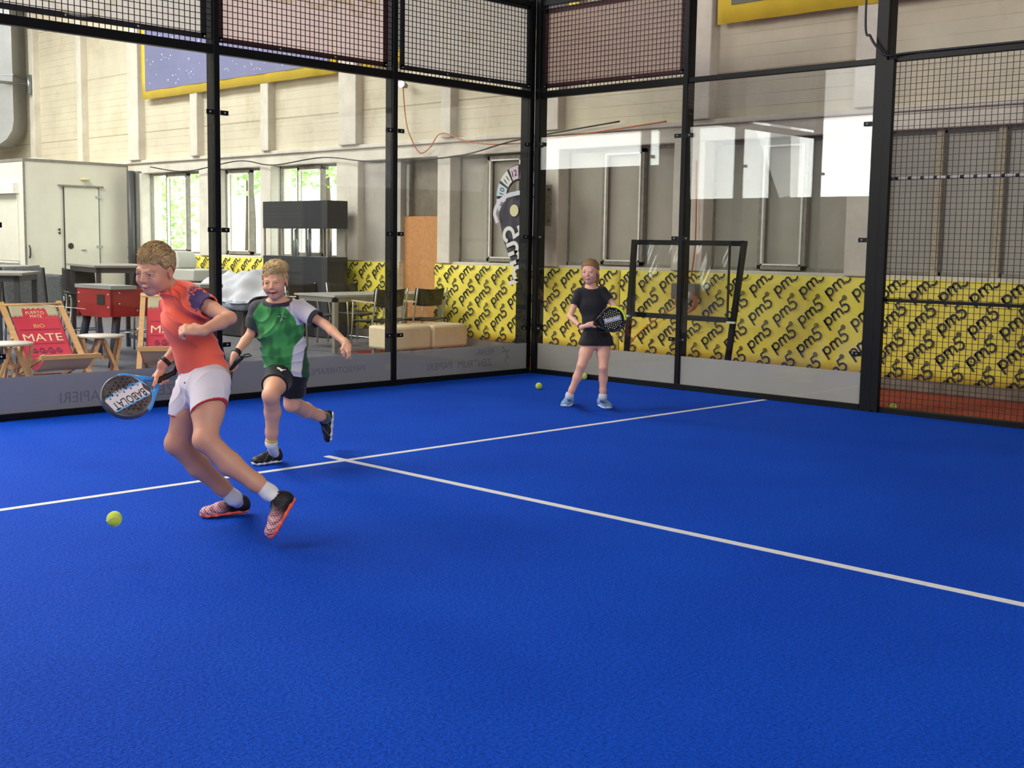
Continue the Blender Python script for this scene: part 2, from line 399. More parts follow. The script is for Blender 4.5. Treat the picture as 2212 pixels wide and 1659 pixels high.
for y0, y1, s0, s1 in ((-2.81, -1.01, -2.26, -1.66), (-.57, 1.23, -.03, .62), (1.64, 3.24, 1.98, 2.65)):
    window_bay(y0, y1, s0, s1, GREYPANE)
for y0, y1 in ((-3.69, -3.13), (-4.31, -3.76), (-5.0, -4.38)): window_bay(y0, y1, None, None, GREYPANE)
for y0, y1, s0, s1 in ((5.78, 7.5, 6.3, 6.97), (7.8, 9.1, 8.27, 9.0), (9.65, 11.62, 10.25, 10.98)):
    window_bay(y0, y1, s0, s1, WGLASS)
struct('trim_31', MB().box((WX + .05, -3.76, 1.165), (WX + .16, -3.69, 2.62)).box((WX + .05, -4.38, 1.165), (WX + .16, -4.31, 2.62)), mat('peeling_wood', (176, 164, 138), .8, var=.3, vscale=30))

# rest of the hall: far end, gate side, wall behind the camera, closed ceiling
struct('wall_back', MB().box((-22, 25, 0), (WX, 25.3, 8.2)), CONC)
struct('wall_front', MB().box((-22, -16.3, 0), (WX, -16, 8.2)), mat('warm_grey_render', (150, 142, 128), .9, var=.1))
w = MB(); w.box((-20.6, -16, 0), (-20.2, 25, 2.85)).box((-20.6, -16, 4.95), (-20.2, 25, 8.2))
w.box((-20.6, 13.8, 2.85), (-20.2, 18.8, 3.9))
for a, b in ((-16, 5.6), (9.2, 9.9), (12.6, 13.8), (18.8, 25)): w.box((-20.6, a, 2.85), (-20.2, b, 4.95))
struct('wall_left', w, CONC2)
c = MB().box((-22, -16.3, 8.0), (WX + .3, 25.3, 8.3))
struct('ceiling', c, CONC)

# outside, seen through the left windows: pale yard, white building, trees
struct('ground_outside', MB().box((WX + .4, -10, -.3), (40, 60, -.1)), mat('pale_yard', (226, 222, 214), .9, var=.05))
hb = MB().box((14, 22, -.1), (16, 46, 4.2)); hb.box((13.9, 21.9, 4.2), (16.1, 46.1, 4.4))
tag(hb.build('building', mat('white_render', (240, 240, 236), .9)), 'white rendered building outside, beyond the left hall windows', 'building')
LEAF = mat('leaves', (206, 222, 160), .6, rgb2=(150, 184, 96), vscale=3)
LEAF.node_tree.nodes['Principled BSDF'].inputs['Transmission Weight'].default_value = .0
rnd = random.Random(3)


def leafy(name, c, r, n, label):
    root = empty(name, (c[0], c[1], -.1), label, 'tree', 'trees outside the hall windows')
    t = MB().tube([(0, 0, 0), (.05, .02, c[2] * .6), (0, 0, c[2])], [.16, .12, .06], 8); t.build('trunk', mat('bark', (96, 80, 60), .9, var=.3), root)
    b = MB()
    for i in range(n):
        while True:
            p = Vector((rnd.uniform(-1, 1), rnd.uniform(-1, 1), rnd.uniform(-1, 1)))
            if .35 < p.length < 1: break
        p = Vector((p.x * r[0], p.y * r[1], p.z * r[2] + c[2] + .1)); a = Vector((rnd.gauss(0, 1), rnd.gauss(0, 1), rnd.gauss(0, 1))).normalized(); q = a.orthogonal().normalized(); s = rnd.uniform(.06, .14)
        b.add([p - a * s, p + q * s * .5, p + a * s, p - q * s * .5], [(0, 1, 2, 3)])
    b.build('foliage', LEAF, root)


leafy('tree', (7.2, 21.5, 2.4), (1.5, 2.0, 2.1), 2600, 'bright green tree outside the leftmost open window bay')
leafy('tree', (6.5, 15.2, 3.4), (1.6, 2.2, 1.0), 1700, 'green tree outside the window bay behind the second court post')
leafy('tree', (5.8, 11.4, 3.4), (1.3, 1.8, .9), 1300, 'green tree outside the window bay above the black kiosk')

# ------------------------------------------------------------------ printed banners along the hall wall


def pm5_banner(y0, y1, label, z0=.12, z1=1.13):
    root = empty('printed_banner', (WX - .074, (y0 + y1) / 2, z0), label, 'banner', 'yellow banners along the hall wall'); og = root.location
    nu = max(4, int((y1 - y0) / .12)); x = WX - .074

    def f(a, b):
        y = y0 + (y1 - y0) * a; z = z0 + (z1 - z0) * b
        return (x + .006 * math.sin(y * 5.1 + z * 2) + .004 * math.sin(y * 13 + 4 * z), y, z)
    MB().sheet(f, nu, 8).build('sheet', YEL, root, og, solid=.002)
    b = MB(); s = .095; q = math.sqrt(.5)
    for row in range(5):
        for kk in range(-40, 80):
            yb = 1.424 + 6.28 - kk * .314; zb = .038 + row * .311
            if not (y0 - .5 < yb < y1 + .5): continue
            # word rises to the right as one faces the wall: +u = -Y, +Z
            u = Vector((0, -.769, .639)); v = Vector((0, .639, .769)); o = Vector((x - .013, yb, zb)) - u * .5 * s - v * .5 * s
            pm5(b, o, u, v, (-1, 0, 0), s, width=.215)
            dc = o + u * s * 3.63 + v * s * 1.42
            ribbon(b, arc(0, 0, .022, 0, 360, 10), .009, dc, (0, -1, 0), (0, 0, 1), (-1, 0, 0)); ribbon(b, arc(0, 0, .009, 0, 360, 6), .009, dc, (0, -1, 0), (0, 0, 1), (-1, 0, 0))
    me = bpy.data.meshes.new('l'); me.from_pydata(b.v, [], b.f)
    bm = bmesh.new(); bm.from_mesh(me)
    for co, no in (((0, 0, z1 - .004), (0, 0, 1)), ((0, 0, z0 + .004), (0, 0, -1)), ((0, y1 - .004, 0), (0, 1, 0)), ((0, y0 + .004, 0), (0, -1, 0))):
        bmesh.ops.bisect_plane(bm, geom=bm.verts[:] + bm.edges[:] + bm.faces[:], plane_co=co, plane_no=no, clear_outer=True)
    bm.to_mesh(me); bm.free()
    for v_ in me.vertices: v_.co -= og
    me.materials.append(NAVY); o = bpy.data.objects.new('lettering', me); COL.objects.link(o); o.parent = root


pm5_banner(-5.6, -3.2, 'yellow banner with navy pm5 lettering behind the wire mesh fence')
pm5_banner(-3.19, .2, 'yellow pm5 banner behind the right glass wall and the black rebound frame')
pm5_banner(.21, 3.57, 'yellow pm5 banner beside the chipboard doorway, behind the feather flag')
pm5_banner(4.45, 5.75, 'small yellow pm5 banner between black kiosk and doorway')
pm5_banner(7.3, 11.3, 'yellow pm5 banner under the far left windows behind the covered furniture')


def wall_poster(y0, y1, z0, z1, inner, label, stars=0, bw=.19, top=True):
    x = WX - .15; root = empty('wall_banner', (x, (y0 + y1) / 2, z0), label, 'banner', None); og = root.location
    MB().sheet(lambda a, b: (x + .008 * math.sin(a * 40) * (1 - b) + .004 * math.sin(a * 97 + b * 9), y0 + (y1 - y0) * a, z0 + (z1 - z0) * b), 60, 6).build('border', mat('poster_yellow', (240, 205, 66), .5, var=.08, vscale=3), root, og, solid=.003)
    MB().box((x - .016, y0 + bw, z0 + bw), (x - .013, y1 - bw, z1 - bw)).build('picture', inner, root, og)
    if stars:
        r = random.Random(5); b = MB()
        for i in range(stars):
            y = r.uniform(y0 + bw + .05, y1 - bw - .05); z = r.uniform(z0 + bw + .05, z1 - bw - .05); s = r.uniform(.006, .016)
            b.prism([(s * math.cos(t), s * math.sin(t)) for t in (0, 1.05, 2.1, 3.14, 4.19, 5.24)], (x - .016, y, z), (0, 1, 0), (0, 0, 1), (-1, 0, 0), .001)
        b.build('star_print', mat('star_white', (240, 240, 245), .5), root, og)['kind'] = 'stuff'


wall_poster(5.72, 11.45, 3.93, 6.6, mat('night_blue_print', (122, 124, 160), .6, var=.1, vscale=1.2), 'large yellow bordered poster with a speckled night sky print above the left windows', 330, .15)
wall_poster(.9, 5.1, 3.95, 6.6, mat('dark_print', (90, 96, 92), .6, var=.2, vscale=1.2), 'yellow bordered poster mostly hidden behind the mesh of the court corner')
wall_poster(-6.2, -1.15, 3.88, 6.6, mat('dark_green_print', (84, 90, 78), .6, rgb2=(120, 110, 90), vscale=.6), 'yellow bordered poster with a dark green picture, high on the wall at top right')

# ------------------------------------------------------------------ padel court frame


def post(name, x, y, along, h, label, w=.055, d=.11, zs=(.5, 1.5, 2.5), sides=(1, -1), outer=1, thick=False):
    """square tube post outside the glass line; along = 'x' or 'y' is the direction of the glass wall"""
    root = empty(name, (x, y, 0), label, 'post', 'black posts of the court frame'); b = MB()
    if along == 'x':
        b.box((x - w / 2, y - .012, 0), (x + w / 2, y + d, h)); b.box((x - w / 2 - .004, y + .02, .3), (x + w / 2 + .004, y + .03, h - .02))
    else:
        b.box((x - .012, y - w / 2, 0), (x + d, y + w / 2, h)); b.box((x + .02, y - w / 2 - .004, .3), (x + .03, y + w / 2 + .004, h - .02))
    b.build('tube', BLACK, root, root.location, bevel=.004)
    for z in zs:
        for s in sides:
            q = MB(); L = .13
            if along == 'x': q.box((x + s * w / 2, y - .016, z - .02), (x + s * (w / 2 + L * .62), y - .011, z + .02)); c = (x + s * (w / 2 + .045), y - .018, z)
            else: q.box((x - .016, y + s * w / 2, z - .02), (x - .011, y + s * (w / 2 + L * .62), z + .02)); c = (x - .018, y + s * (w / 2 + .045), z)
            br = q.build('clamp_plate', BLACK, root, root.location)
            MB().sphere(c, .009, 5).build('bolt', BOLT, br, root.location)
    foot = MB()
    if along == 'x': foot.box((x - .09, y - .03, .0), (x + .09, y + .17, .012))
    else: foot.box((x - .03, y - .09, 0), (x + .17, y + .09, .012))
    foot.build('foot_plate', BLACK, root, root.location)
    return root


post('court_post', -6.0, 0, 'x', 4.02, 'black frame post of the back wall just at the left edge of the view')
post('court_post', -4.0, 0, 'x', 4.02, 'black frame post of the back wall behind the boy in orange')
post('court_post', -2.0, 0, 'x', 4.02, 'black frame post of the back wall beside the pale ottomans')
p = post('corner_post', -.03, .03, 'x', 4.05, 'black corner post where the two glass walls of the court meet', w=.07, d=.13, sides=(-1,))
og = p.location
b = MB().box((-.02, -.07, 0), (.11, -.004, 4.05)); b.build('side_tube', BLACK, p, og, bevel=.004)
for z in (.5, 1.5, 2.5):
    q = MB().box((-.016, -.15, z - .02), (-.011, -.07, z + .02)).build('clamp_plate', BLACK, p, og); MB().sphere((-.018, -.115, z), .009, 5).build('bolt', BOLT, q, og)
post('court_post', 0, -2.0, 'y', 4.02, 'black frame post between the two glass panes of the right wall')
p = post('light_mast', 0, -4.06, 'y', 6.2, 'thick black light mast between right glass wall and wire mesh fence', w=.11, d=.14, sides=(1,)); og = p.location
MB().box((-.03, -4.19, 0), (.02, -4.115, 3.03)).build('side_tube', BLACK, p, og, bevel=.004)
post('court_post', 0, -6.06, 'y', 3.03, 'black fence post of the mesh wall beyond the right edge of the view', zs=())


def rail(a, b, label, w=.05, h=.06, name='frame_rail'):
    tag(MB().bar(a, b, w, h).build(name, BLACK, bevel=.004), label, 'rail', 'black rails of the court frame')


rail((-6, .03, 3.03), (-.03, .03, 3.03), 'black rail along the top of the back glass wall', .07, .075)
rail((-6, .03, .022), (-.03, .03, .022), 'black ground rail under the back glass wall', .085, .065)
rail((-6, .03, 3.99), (-.03, .03, 3.99), 'black top rail over the banners of the back wall')
rail((.03, -.03, 3.03), (.03, -2.0, 3.03), 'black rail over the first right glass pane', .07, .07)
rail((.03, -2.0, 3.03), (.03, -4.0, 3.03), 'black rail over the second right glass pane', .05, .05)
rail((.03, -.03, 3.99), (.03, -2.0, 3.99), 'black top rail over the pinkish banner of the right wall')
rail((.03, -.03, .022), (.03, -4.0, .022), 'black ground rail under the right glass wall', .085, .065)
rail((.03, -4.12, 3.035), (.03, -6.0, 3.035), 'black top rail of the wire mesh fence at right', .05, .05)
rail((.03, -4.12, .02), (.03, -6.0, .02), 'black ground rail under the wire mesh fence at right', .07, .05)
rail((.03, -4.12, .985), (.03, -6.0, .985), 'thin black waist high rail of the wire mesh fence', .028, .028)


def mesh_panel(a, b, z0, z1, label, step=.05, w=.0045, tilt=0):
    """welded wire grid between the ground points a and b"""
    a = Vector((*a, 0)); b = Vector((*b, 0)); L = (b - a).length; d = (b - a) / L; m = MB()
    n = int(L / step); nz = int((z1 - z0) / step)
    for i in range(n + 1):
        p = a + d * (i * L / n); m.bar((p.x, p.y, z0), (p.x, p.y, z1), w)
    off = Vector((-d.y, d.x, 0)) * w * .9
    for j in range(nz + 1):
        z = z0 + (z1 - z0) * j / nz; m.bar((a.x + off.x, a.y + off.y, z), (b.x + off.x, b.y + off.y, z), w)
    tag(m.build('wire_mesh_panel', WIRE), label, 'wire mesh', 'wire mesh panels of the court')


mesh_panel((-5.97, .02), (-4.03, .02), 3.06, 3.98, 'wire mesh panel in front of the leftmost grey banner', w=.0055)
mesh_panel((-3.97, .02), (-2.03, .02), 3.06, 3.98, 'wire mesh panel in front of the long pinkish banner of the back wall', w=.0055)
mesh_panel((-1.97, .02), (-.07, .02), 3.06, 3.98, 'wire mesh panel in front of the grey banner with a circle next to the corner', w=.0055)
mesh_panel((.02, -.07), (.02, -1.97), 3.06, 3.98, 'wire mesh panel in front of the pinkish banner of the right wall', w=.0055)
mesh_panel((.02, -4.12), (.02, -6.0), .05, 3.02, 'tall wire mesh fence panel right of the light mast', w=.0045)


def glass_panel(ax, lo, hi, label, words=()):
    root = empty('glass_panel', (lo, 0, 0) if ax == 'x' else (0, lo, 0), label, 'glass', 'glass panes of the court'); og = root.location

    def P(u, n_, z): return (u, n_, z) if ax == 'x' else (n_, u, z)
    MB().box(P(lo, .0, .055), P(hi, .011, 2.995)).build('pane', GLASS, root, og)
    sk = MB().box(P(lo, .0135, .055), P(hi, .0150, .335)).build('vinyl_strip', SKIRT, root, og)
    if words:
        t = MB()
        for body, size, u, z in words: put_text(t, body, size, (u, .0122, z), (1, 0, 0), (0, 0, 1), (0, 1, 0), .0006, mirror=True, bold=True)
        t.build('mirrored_print', SKIRTTX, sk, og)


glass_panel('x', -5.97, -4.03, 'glass pane of the back wall at left, with mirrored PAPIERI print', [('ZENTRUM PAPIERI', .125, -4.95, .10), ('REHA', .10, -4.4, .215)])
glass_panel('x', -3.97, -2.03, 'glass pane of the back wall behind the boy in green', [('PHYSIOTHERAPIE', .085, -2.68, .165)])
glass_panel('x', -1.97, -.07, 'glass pane of the back wall next to the corner, mirrored REHA ZENTRUM PAPIERI print', [('REHA-', .10, -.72, .235), ('ZENTRUM', .11, -.86, .115), ('PAPIERI', .11, -1.37, .115)])
glass_panel('y', -1.97, -.08, 'first glass pane of the right wall, behind the girl')
glass_panel('y', -3.995, -2.03, 'second glass pane of the right wall, next to the light mast')
# running figure beside the mirrored print
g = MB(); F = lambda pts, w_=.012: ribbon(g, pts, w_, (-.40, .0126, .20), (1, 0, 0), (0, 0, 1), (0, -1, 0), .0006)
F(arc(-.035, .10, .010, 0, 360, 8), .012); F([(-.06, .045), (-.01, .075), (.03, .05)]); F([(-.01, .075), (.03, .0), (.06, -.03)]); F([(.03, 0), (-.01, -.035), (.03, -.09)])
F([(.03, .05), (.06, .075)])
fig = g.build('mirrored_print', SKIRTTX, [o for o in COL.objects if o.name.startswith('vinyl_strip')][2], (-1.97, 0, 0))


def court_banner(ax, lo, hi, z0, z1, cloth, hem, label, words=(), ring=None, hemw=.045):
    root = empty('court_banner', (lo, .045, z0) if ax == 'x' else (.045, lo, z0), label, 'banner', 'see-through banners on top of the court walls'); og = root.location
    N = .045

    def P(u, n_, z): return (u, n_, z) if ax == 'x' else (n_, u, z)
    MB().sheet(lambda a, b: P(lo + (hi - lo) * a, N + .004 * math.sin(a * 17 + 3 * b), z0 + (z1 - z0) * b), 30, 6).build('cloth', cloth, root, og)
    h = MB(); e = .009
    for a, b in ((P(lo, N - e, z0), P(hi, N + e, z0 + hemw)), (P(lo, N - e, z1 - hemw), P(hi, N + e, z1)), (P(lo, N - e, z0), P(lo + hemw, N + e, z1)), (P(hi - hemw, N - e, z0), P(hi, N + e, z1))): h.box(a, b)
    h.build('hem', hem, root, og)
    for i in range(4): MB().sphere(P(lo + .02 + (hi - lo - .04) * i / 3, N - .016, z0 + .018), .011, 5).build('eyelet', BOLT, root, og)
    if words or ring:
        t = MB()
        for body, size, u, z in words: put_text(t, body, size, P(u, N - .009, z), (1, 0, 0), (0, 0, 1), (0, 1, 0), .0008, mirror=True, bold=True)
        if ring:
            ribbon(t, arc(0, 0, ring[2], 0, 360, 36), .035, P(ring[0], N - .009, ring[1]), (1, 0, 0), (0, 0, 1), (0, -1, 0), .0008)
        t.build('print', MATS['pale_print'], root, og)


def cloth_mat(name, rgb, tr):
    M = bpy.data.materials.new(name); M.use_nodes = True; MATS[name] = M; n = M.node_tree.nodes; l = M.node_tree.links; n.remove(n['Principled BSDF'])
    d = n.new('ShaderNodeBsdfDiffuse'); d.inputs[0].default_value = srgb(*rgb); t = n.new('ShaderNodeBsdfTranslucent'); t.inputs[0].default_value = srgb(*rgb)
    m1 = n.new('ShaderNodeMixShader'); m1.inputs[0].default_value = .6; l.new(d.outputs[0], m1.inputs[1]); l.new(t.outputs[0], m1.inputs[2])
    q = n.new('ShaderNodeBsdfTransparent'); m2 = n.new('ShaderNodeMixShader'); m2.inputs[0].default_value = tr; l.new(m1.outputs[0], m2.inputs[1]); l.new(q.outputs[0], m2.inputs[2]); l.new(m2.outputs[0], n['Material Output'].inputs[0])
    return M


cloth_mat('pale_print', (255, 250, 232), .25); GREYCL = cloth_mat('grey_mesh_cloth', (224, 220, 210), .02); PINKCL = cloth_mat('pinkish_mesh_cloth', (238, 216, 208), .02)
DKHEM = mat('black_hem', (38, 36, 40), .8); RDHEM = mat('maroon_hem', (74, 36, 40), .8)
court_banner('x', -5.96, -4.07, 3.11, 3.97, GREYCL, DKHEM, 'grey see-through banner at the top left with part of a pale ring', ring=(-5.22, 3.55, .40))
court_banner('x', -3.95, -2.07, 3.10, 3.97, PINKCL, RDHEM, 'pinkish see-through banner with cut off mirrored lettering above the boys', words=[('RAUCH', .46, -2.95, 3.52)])
court_banner('x', -1.90, -.07, 3.10, 3.97, GREYCL, DKHEM, 'grey see-through banner with a pale oval emblem next to the corner', words=[('be', .28, -.98, 3.46)], ring=(-.98, 3.55, .36))
court_banner('y', -1.94, -.09, 3.10, 3.93, PINKCL, RDHEM, 'plain pinkish see-through banner on the right wall')
# ------------------------------------------------------------------ things beyond the glass
WOOD = mat('pine_wood', (206, 160, 106), .55, var=.18, vscale=9, stretch=(1, 1, 12))
WOODTOP = mat('bleached_wood', (214, 204, 190), .5, var=.1, vscale=14)
CHROME = mat('brushed_metal', (196, 196, 192), .25, metal=.9)
ALU = mat('aluminium', (176, 174, 162), .35, metal=.6)
RATTAN = mat('black_weave', (34, 34, 36), .5, bump=.9, bscale=70)
RATTANG = mat('grey_weave', (122, 128, 132), .45, bump=.9, bscale=60, rgb2=(70, 74, 72), vscale=70)
MESHCL = mat('dark_olive_mesh', (44, 42, 34), .6, bump=.3, bscale=120)
DARKFR = mat('dark_painted_steel', (66, 66, 68), .45)
CREAM = mat('cream_upholstery', (226, 206, 170), .6, var=.05, bump=.1, bscale=20)
TRAIL = mat('trailer_white', (224, 220, 202), .45, var=.06, vscale=2)
SEAMD = mat('dark_seam', (60, 58, 52), .7)
BLK2 = mat('black_board', (36, 38, 40), .6, var=.2, vscale=2)
RED = mat('red_table', (168, 42, 44), .45, var=.06)


def W2(px, py, depth, z):
    p = at(px, py, depth); return (float(p[0]), float(p[1]), z)


def frame(px, py, depth, ang):
    """ground frame: origin under a pixel at a depth; ang turns the local x axis from the view's right towards the view direction"""
    p = at(px, py, depth); r = Vector((CR[0], CR[1], 0)).normalized(); f = Vector((CF[0], CF[1], 0)).normalized(); a = math.radians(ang)
    x = r * math.cos(a) + f * math.sin(a)
    return (float(p[0]), float(p[1]), 0.0), math.atan2(x.y, x.x)


# ---- trailer
root = empty('catering_trailer', (-.3, 12, 0), 'white sales trailer with a narrow door standing behind the deck chairs', 'trailer')
MB().box((0, 0, .45), (1.98, 2.0 + 2.4, 2.77)).build('body', TRAIL, root, bevel=.015)
t = MB().box((-.01, -.012, 2.745), (1.99, .0, 2.79)).box((-.012, -.01, 2.745), (0, 4.41, 2.79)).box((-.012, -.014, .45), (.02, .0, 2.75)).box((1.965, -.014, .45), (1.99, 0, 2.75)).box((0, -.014, .44), (1.98, 0, .50)); t.build('edge_trim', GREYFR, root)
d = MB().box((.73, -.022, .52), (1.385, -.002, 2.31)); dd = d.build('door', TRAIL, root)
s = MB()
for a, b in (((.715, -.026, .5), (.73, -.001, 2.33)), ((1.385, -.026, .5), (1.395, -.001, 2.33)), ((.715, -.026, .50), (1.395, -.001, .515))): s.box(a, b)
s.build('seam', SEAMD, dd)
MB().box((.62, -.05, 2.335), (1.48, -.001, 2.36)).build('rain_strip', GREYFR, dd)
MB().sphere((.83, -.03, 1.27), (.055, .015, .055), 8).build('lock', BLK2, dd)
MB().box((1.03, -.045, 1.19), (1.12, -.02, 1.205)).build('door_handle', GREYFR, dd)
for z in (2.16, 1.26): MB().box((1.33, -.035, z - .02), (1.45, -.02, z + .02)).build('hinge', STEEL, dd)
MB().sphere((1.13, -.03, 2.47), (.09, .05, .03), 8).build('lamp_shade', mat('yellowed_plastic', (216, 204, 160), .4), root)
for x in (.06, 1.955): MB().tube([(x, -.03, 1.05), (x, -.06, 1.1), (x, -.06, 1.22), (x, -.03, 1.27)], .016, 6).build('corner_handle', SEAMD, root)
s = MB().sphere((.63, -.01, 1.56), .022, 5); s.build('socket', SEAMD, root); s = MB().sphere((.63, -.01, 1.50), .022, 5); s.build('socket', SEAMD, root)
sh = MB().box((-.02, .25, 1.0), (0, 1.9, 2.15)); sh = sh.build('serving_hatch', TRAIL, root)
s = MB()
for a, b in (((-.03, .22, .97), (0, .25, 2.18)), ((-.03, 1.9, .97), (0, 1.93, 2.18)), ((-.03, .22, .95), (0, 1.93, .98)), ((-.10, .2, 2.18), (0, 1.95, 2.36))): s.box(a, b)
s.build('hatch_frame', WHITEFR, sh)
for y in (1.1, 3.2):
    for x in (.12, 1.86): MB().tube([(x - .1, y, .3), (x + .1, y, .3)], .30, 20).build('wheel', BLK2, root)
b = MB().sphere((.5, .35, 2.80), (.28, .12, .035), 6); tag(b.build('folded_sack', mat('pale_sack', (190, 184, 168), .9), org=(0, 0, 0)), 'folded pale sack lying on the trailer roof', 'sack')
COL.objects['folded_sack'].location = (-.3, 12, 0)
tag(MB().box((-1.3, 12.4, 0), (-.42, 12.9, .52)).build('plinth_box', mat('dark_clutter', (70, 66, 62), .9, var=.4, vscale=6), bevel=.02), 'dark box on the floor left of the trailer behind the woven chairs', 'box')
for i, (x, lab) in enumerate(((1.56, 'dark vertical pipe right beside the trailer corner'), (1.70, 'grey vertical duct next to the trailer, against the wall'))):
    tag(MB().tube([(x + .05, 11.75, 0), (x + .05, 11.75, 2.66)], .065, 12).build('vertical_pipe', [DARKFR, mat('dull_grey', (112, 112, 104), .6)][i]), lab, 'pipe')

# ---- big ventilation duct at top left
root = empty('ventilation_duct', (1.12, 16.2, 3.5), 'large grey sheet metal duct with an elbow at the top left', 'duct')
D = mat('duct_metal', (160, 160, 158), .4, metal=.35, var=.1, vscale=3)
prof = [(-.42, 4.5), (-.42, .75)] + [(-.42 + .0 - .45 + .45 * math.cos(a), .75 - .0 * a - .25 * math.sin(a)) for a in (.5, 1.0, 1.57)] + [(-1.3, .5), (-1.3, -.25), (-.25, -.25)] + [(-.25 + .55 * math.sin(a), .3 - .55 * math.cos(a)) for a in (.4, .8, 1.2, 1.57)] + [(.3, 4.5)]
r = Vector((CR[0], CR[1], 0)).normalized(); f = Vector((CF[0], CF[1], 0)).normalized()
MB().prism(prof, (0, 0, 0), r, (0, 0, 1), f, .7).build('casing', D, root)
MB().prism([(-1.34, -.28), (-.62, -.28), (-.62, .53), (-1.34, .53)], -f * .02, r, (0, 0, 1), f, .74).build('flange', mat('pale_flange', (196, 196, 194), .4), root)
MB().prism([(-1.3, -.2), (-.68, -.2), (-.68, .45), (-1.3, .45)], -f * .03, r, (0, 0, 1), f, .02).build('grille', mat('dark_grille', (58, 60, 70), .5), root)
MB().prism([(-.44, 1.2), (.32, 1.2), (.32, 1.24), (-.44, 1.24)], -f * .01, r, (0, 0, 1), f, .72).build('seam_band', STEEL, root)
tag(MB().tube([(-.9, 16.1, 4.55), (1.7, 15.95, 4.55)], .03, 8).tube([(1.66, 15.95, 4.35), (1.66, 15.95, 4.75)], .05, 6).build('strut', STEEL), 'horizontal metal strut fixed to the wall beside the grey duct', 'strut')

# ---- wall lamp, cables
root = empty('wall_lamp', (1.78, 4.2, 3.63), 'small lit white spot lamp on the wall above the doorway', 'lamp')
MB().tube([(-.10, -.02, .02), (0, 0, 0)], [.055, .03], 12).build('lamp_housing', GREYFR, root)
em = bpy.data.materials.new('lit_lamp'); em.use_nodes = True; em.node_tree.nodes['Principled BSDF'].inputs['Emission Color'].default_value = (1, 1, 1, 1); em.node_tree.nodes['Principled BSDF'].inputs['Emission Strength'].default_value = 6
MB().sphere((-.12, -.02, .02), (.02, .05, .05), 8).build('bulb', em, root)
ORC = mat('orange_cable', (196, 112, 70), .5); BKC = mat('black_cable', (30, 30, 32), .5)


def spline(pts, n=8):
    P = [Vector(p) for p in pts]; out = []
    for i in range(len(P) - 1):
        a, b, c, d = P[max(i - 1, 0)], P[i], P[i + 1], P[min(i + 2, len(P) - 1)]
        for k in range(n):
            t = k / n; out.append(.5 * ((2 * b) + (-a + c) * t + (2 * a - 5 * b + 4 * c - d) * t * t + (-a + 3 * b - 3 * c + d) * t ** 3))
    return out + [P[-1]]


def cable(name, pts, r, mt, label, n=8):
    tag(MB().tube(spline(pts, n), r, 6).build(name, mt), label, 'cable')


cable('orange_cable', [(1.70, 4.18, 3.6), (1.71, 4.14, 3.21), (1.70, 4.04, 2.95), (1.70, 3.82, 2.68), (1.70, 3.6, 2.74), (1.67, 3.32, 2.92), (1.7, 2.76, 2.77), (1.7, 1.9, 2.72), (1.68, .6, 2.79), (1.68, -.5, 2.86)], .009, ORC, 'orange cable hanging in a loop from the lit wall lamp')
cable('black_cable', [(1.70, 11.2, 2.72), (1.66, 9.9, 2.60), (1.66, 8.28, 2.72), (1.66, 7.3, 2.62), (1.66, 5.97, 2.69), (1.66, 4.7, 2.58), (1.68, 3.03, 2.6), (1.68, 1.9, 2.76), (1.68, .2, 2.9)], .010, BKC, 'thin black cable sagging along the beam above the windows')
cable('black_cable', [(-.05, -3.93, 4.6), (-.06, -3.92, 3.4), (-.07, -3.98, 3.23), (-.07, -4.06, 3.12), (-.06, -4.15, 3.055), (.0, -4.4, 3.07), (.03, -6, 3.07)], .011, BKC, 'black cable looping down the light mast onto the fence rail')
cable('orange_cable', [(1.70, -.93, 2.4), (1.70, -.95, 1.5), (1.70, -.9, 1.05)], .010, ORC, 'orange cable running down the pillar to the socket box')
cable('orange_cable', [(1.72, -.84, .80), (1.70, -.45, .58), (1.70, -.1, .32), (1.70, .1, .02)], .008, ORC, 'thin orange cable slanting over the yellow banner to the ground')

# white and black taped rope behind the mesh fence
root = empty('taped_rope', (.05, -4.1, 2.03), 'white and black taped rope stretched behind the wire mesh fence', 'rope'); og = root.location
MB().tube([(.05, -4.06, 2.03), (.05, -6, 2.03)], .013, 8).build('rope', mat('white_tape', (206, 200, 200), .4), root, og)
b = MB()
for i in range(16):
    y = -4.10 - .115 * i; b.tube([(.05, y, 2.03), (.05, y - .03, 2.03)], .0145, 8)
b.build('black_tape', BKC, root, og)

# socket box with a coiled orange cable on the wall
root = empty('socket_box', (1.74, -.83, .92), 'grey socket box with coiled orange cable on the yellow banner wall', 'box')
MB().box((-.09, -.17, -.1), (.02, .17, .08)).build('housing', mat('grey_plastic', (110, 108, 104), .5), root, bevel=.01)
b = MB()
for i in range(5):
    b.tube([(-.07 - .012 * i, -.10 + .012 * i + (.10 + .008 * i) * math.cos(a), -.13 + (.10 + .006 * i) * math.sin(a)) for a in (2 * PI * k / 18 for k in range(18))], .009, 6, closed=True)
b.build('coiled_cable', ORC, root)
# old steel plates on pillars
root = empty('anchor_plate', (1.735, 1.42, 1.95), 'rusty long anchor plate screwed to the pillar by the court corner', 'plate')
MB().box((0, -.09, -.29), (.012, .09, .23)).build('plate', mat('old_plate', (170, 158, 132), .7, var=.35, vscale=18), root)
b = MB()
for z in (.17, -.23):
    for y in (-.05, .05): b.sphere((-.004, y, z), (.006, .03, .012), 5)
b.build('slots', SEAMD, root)

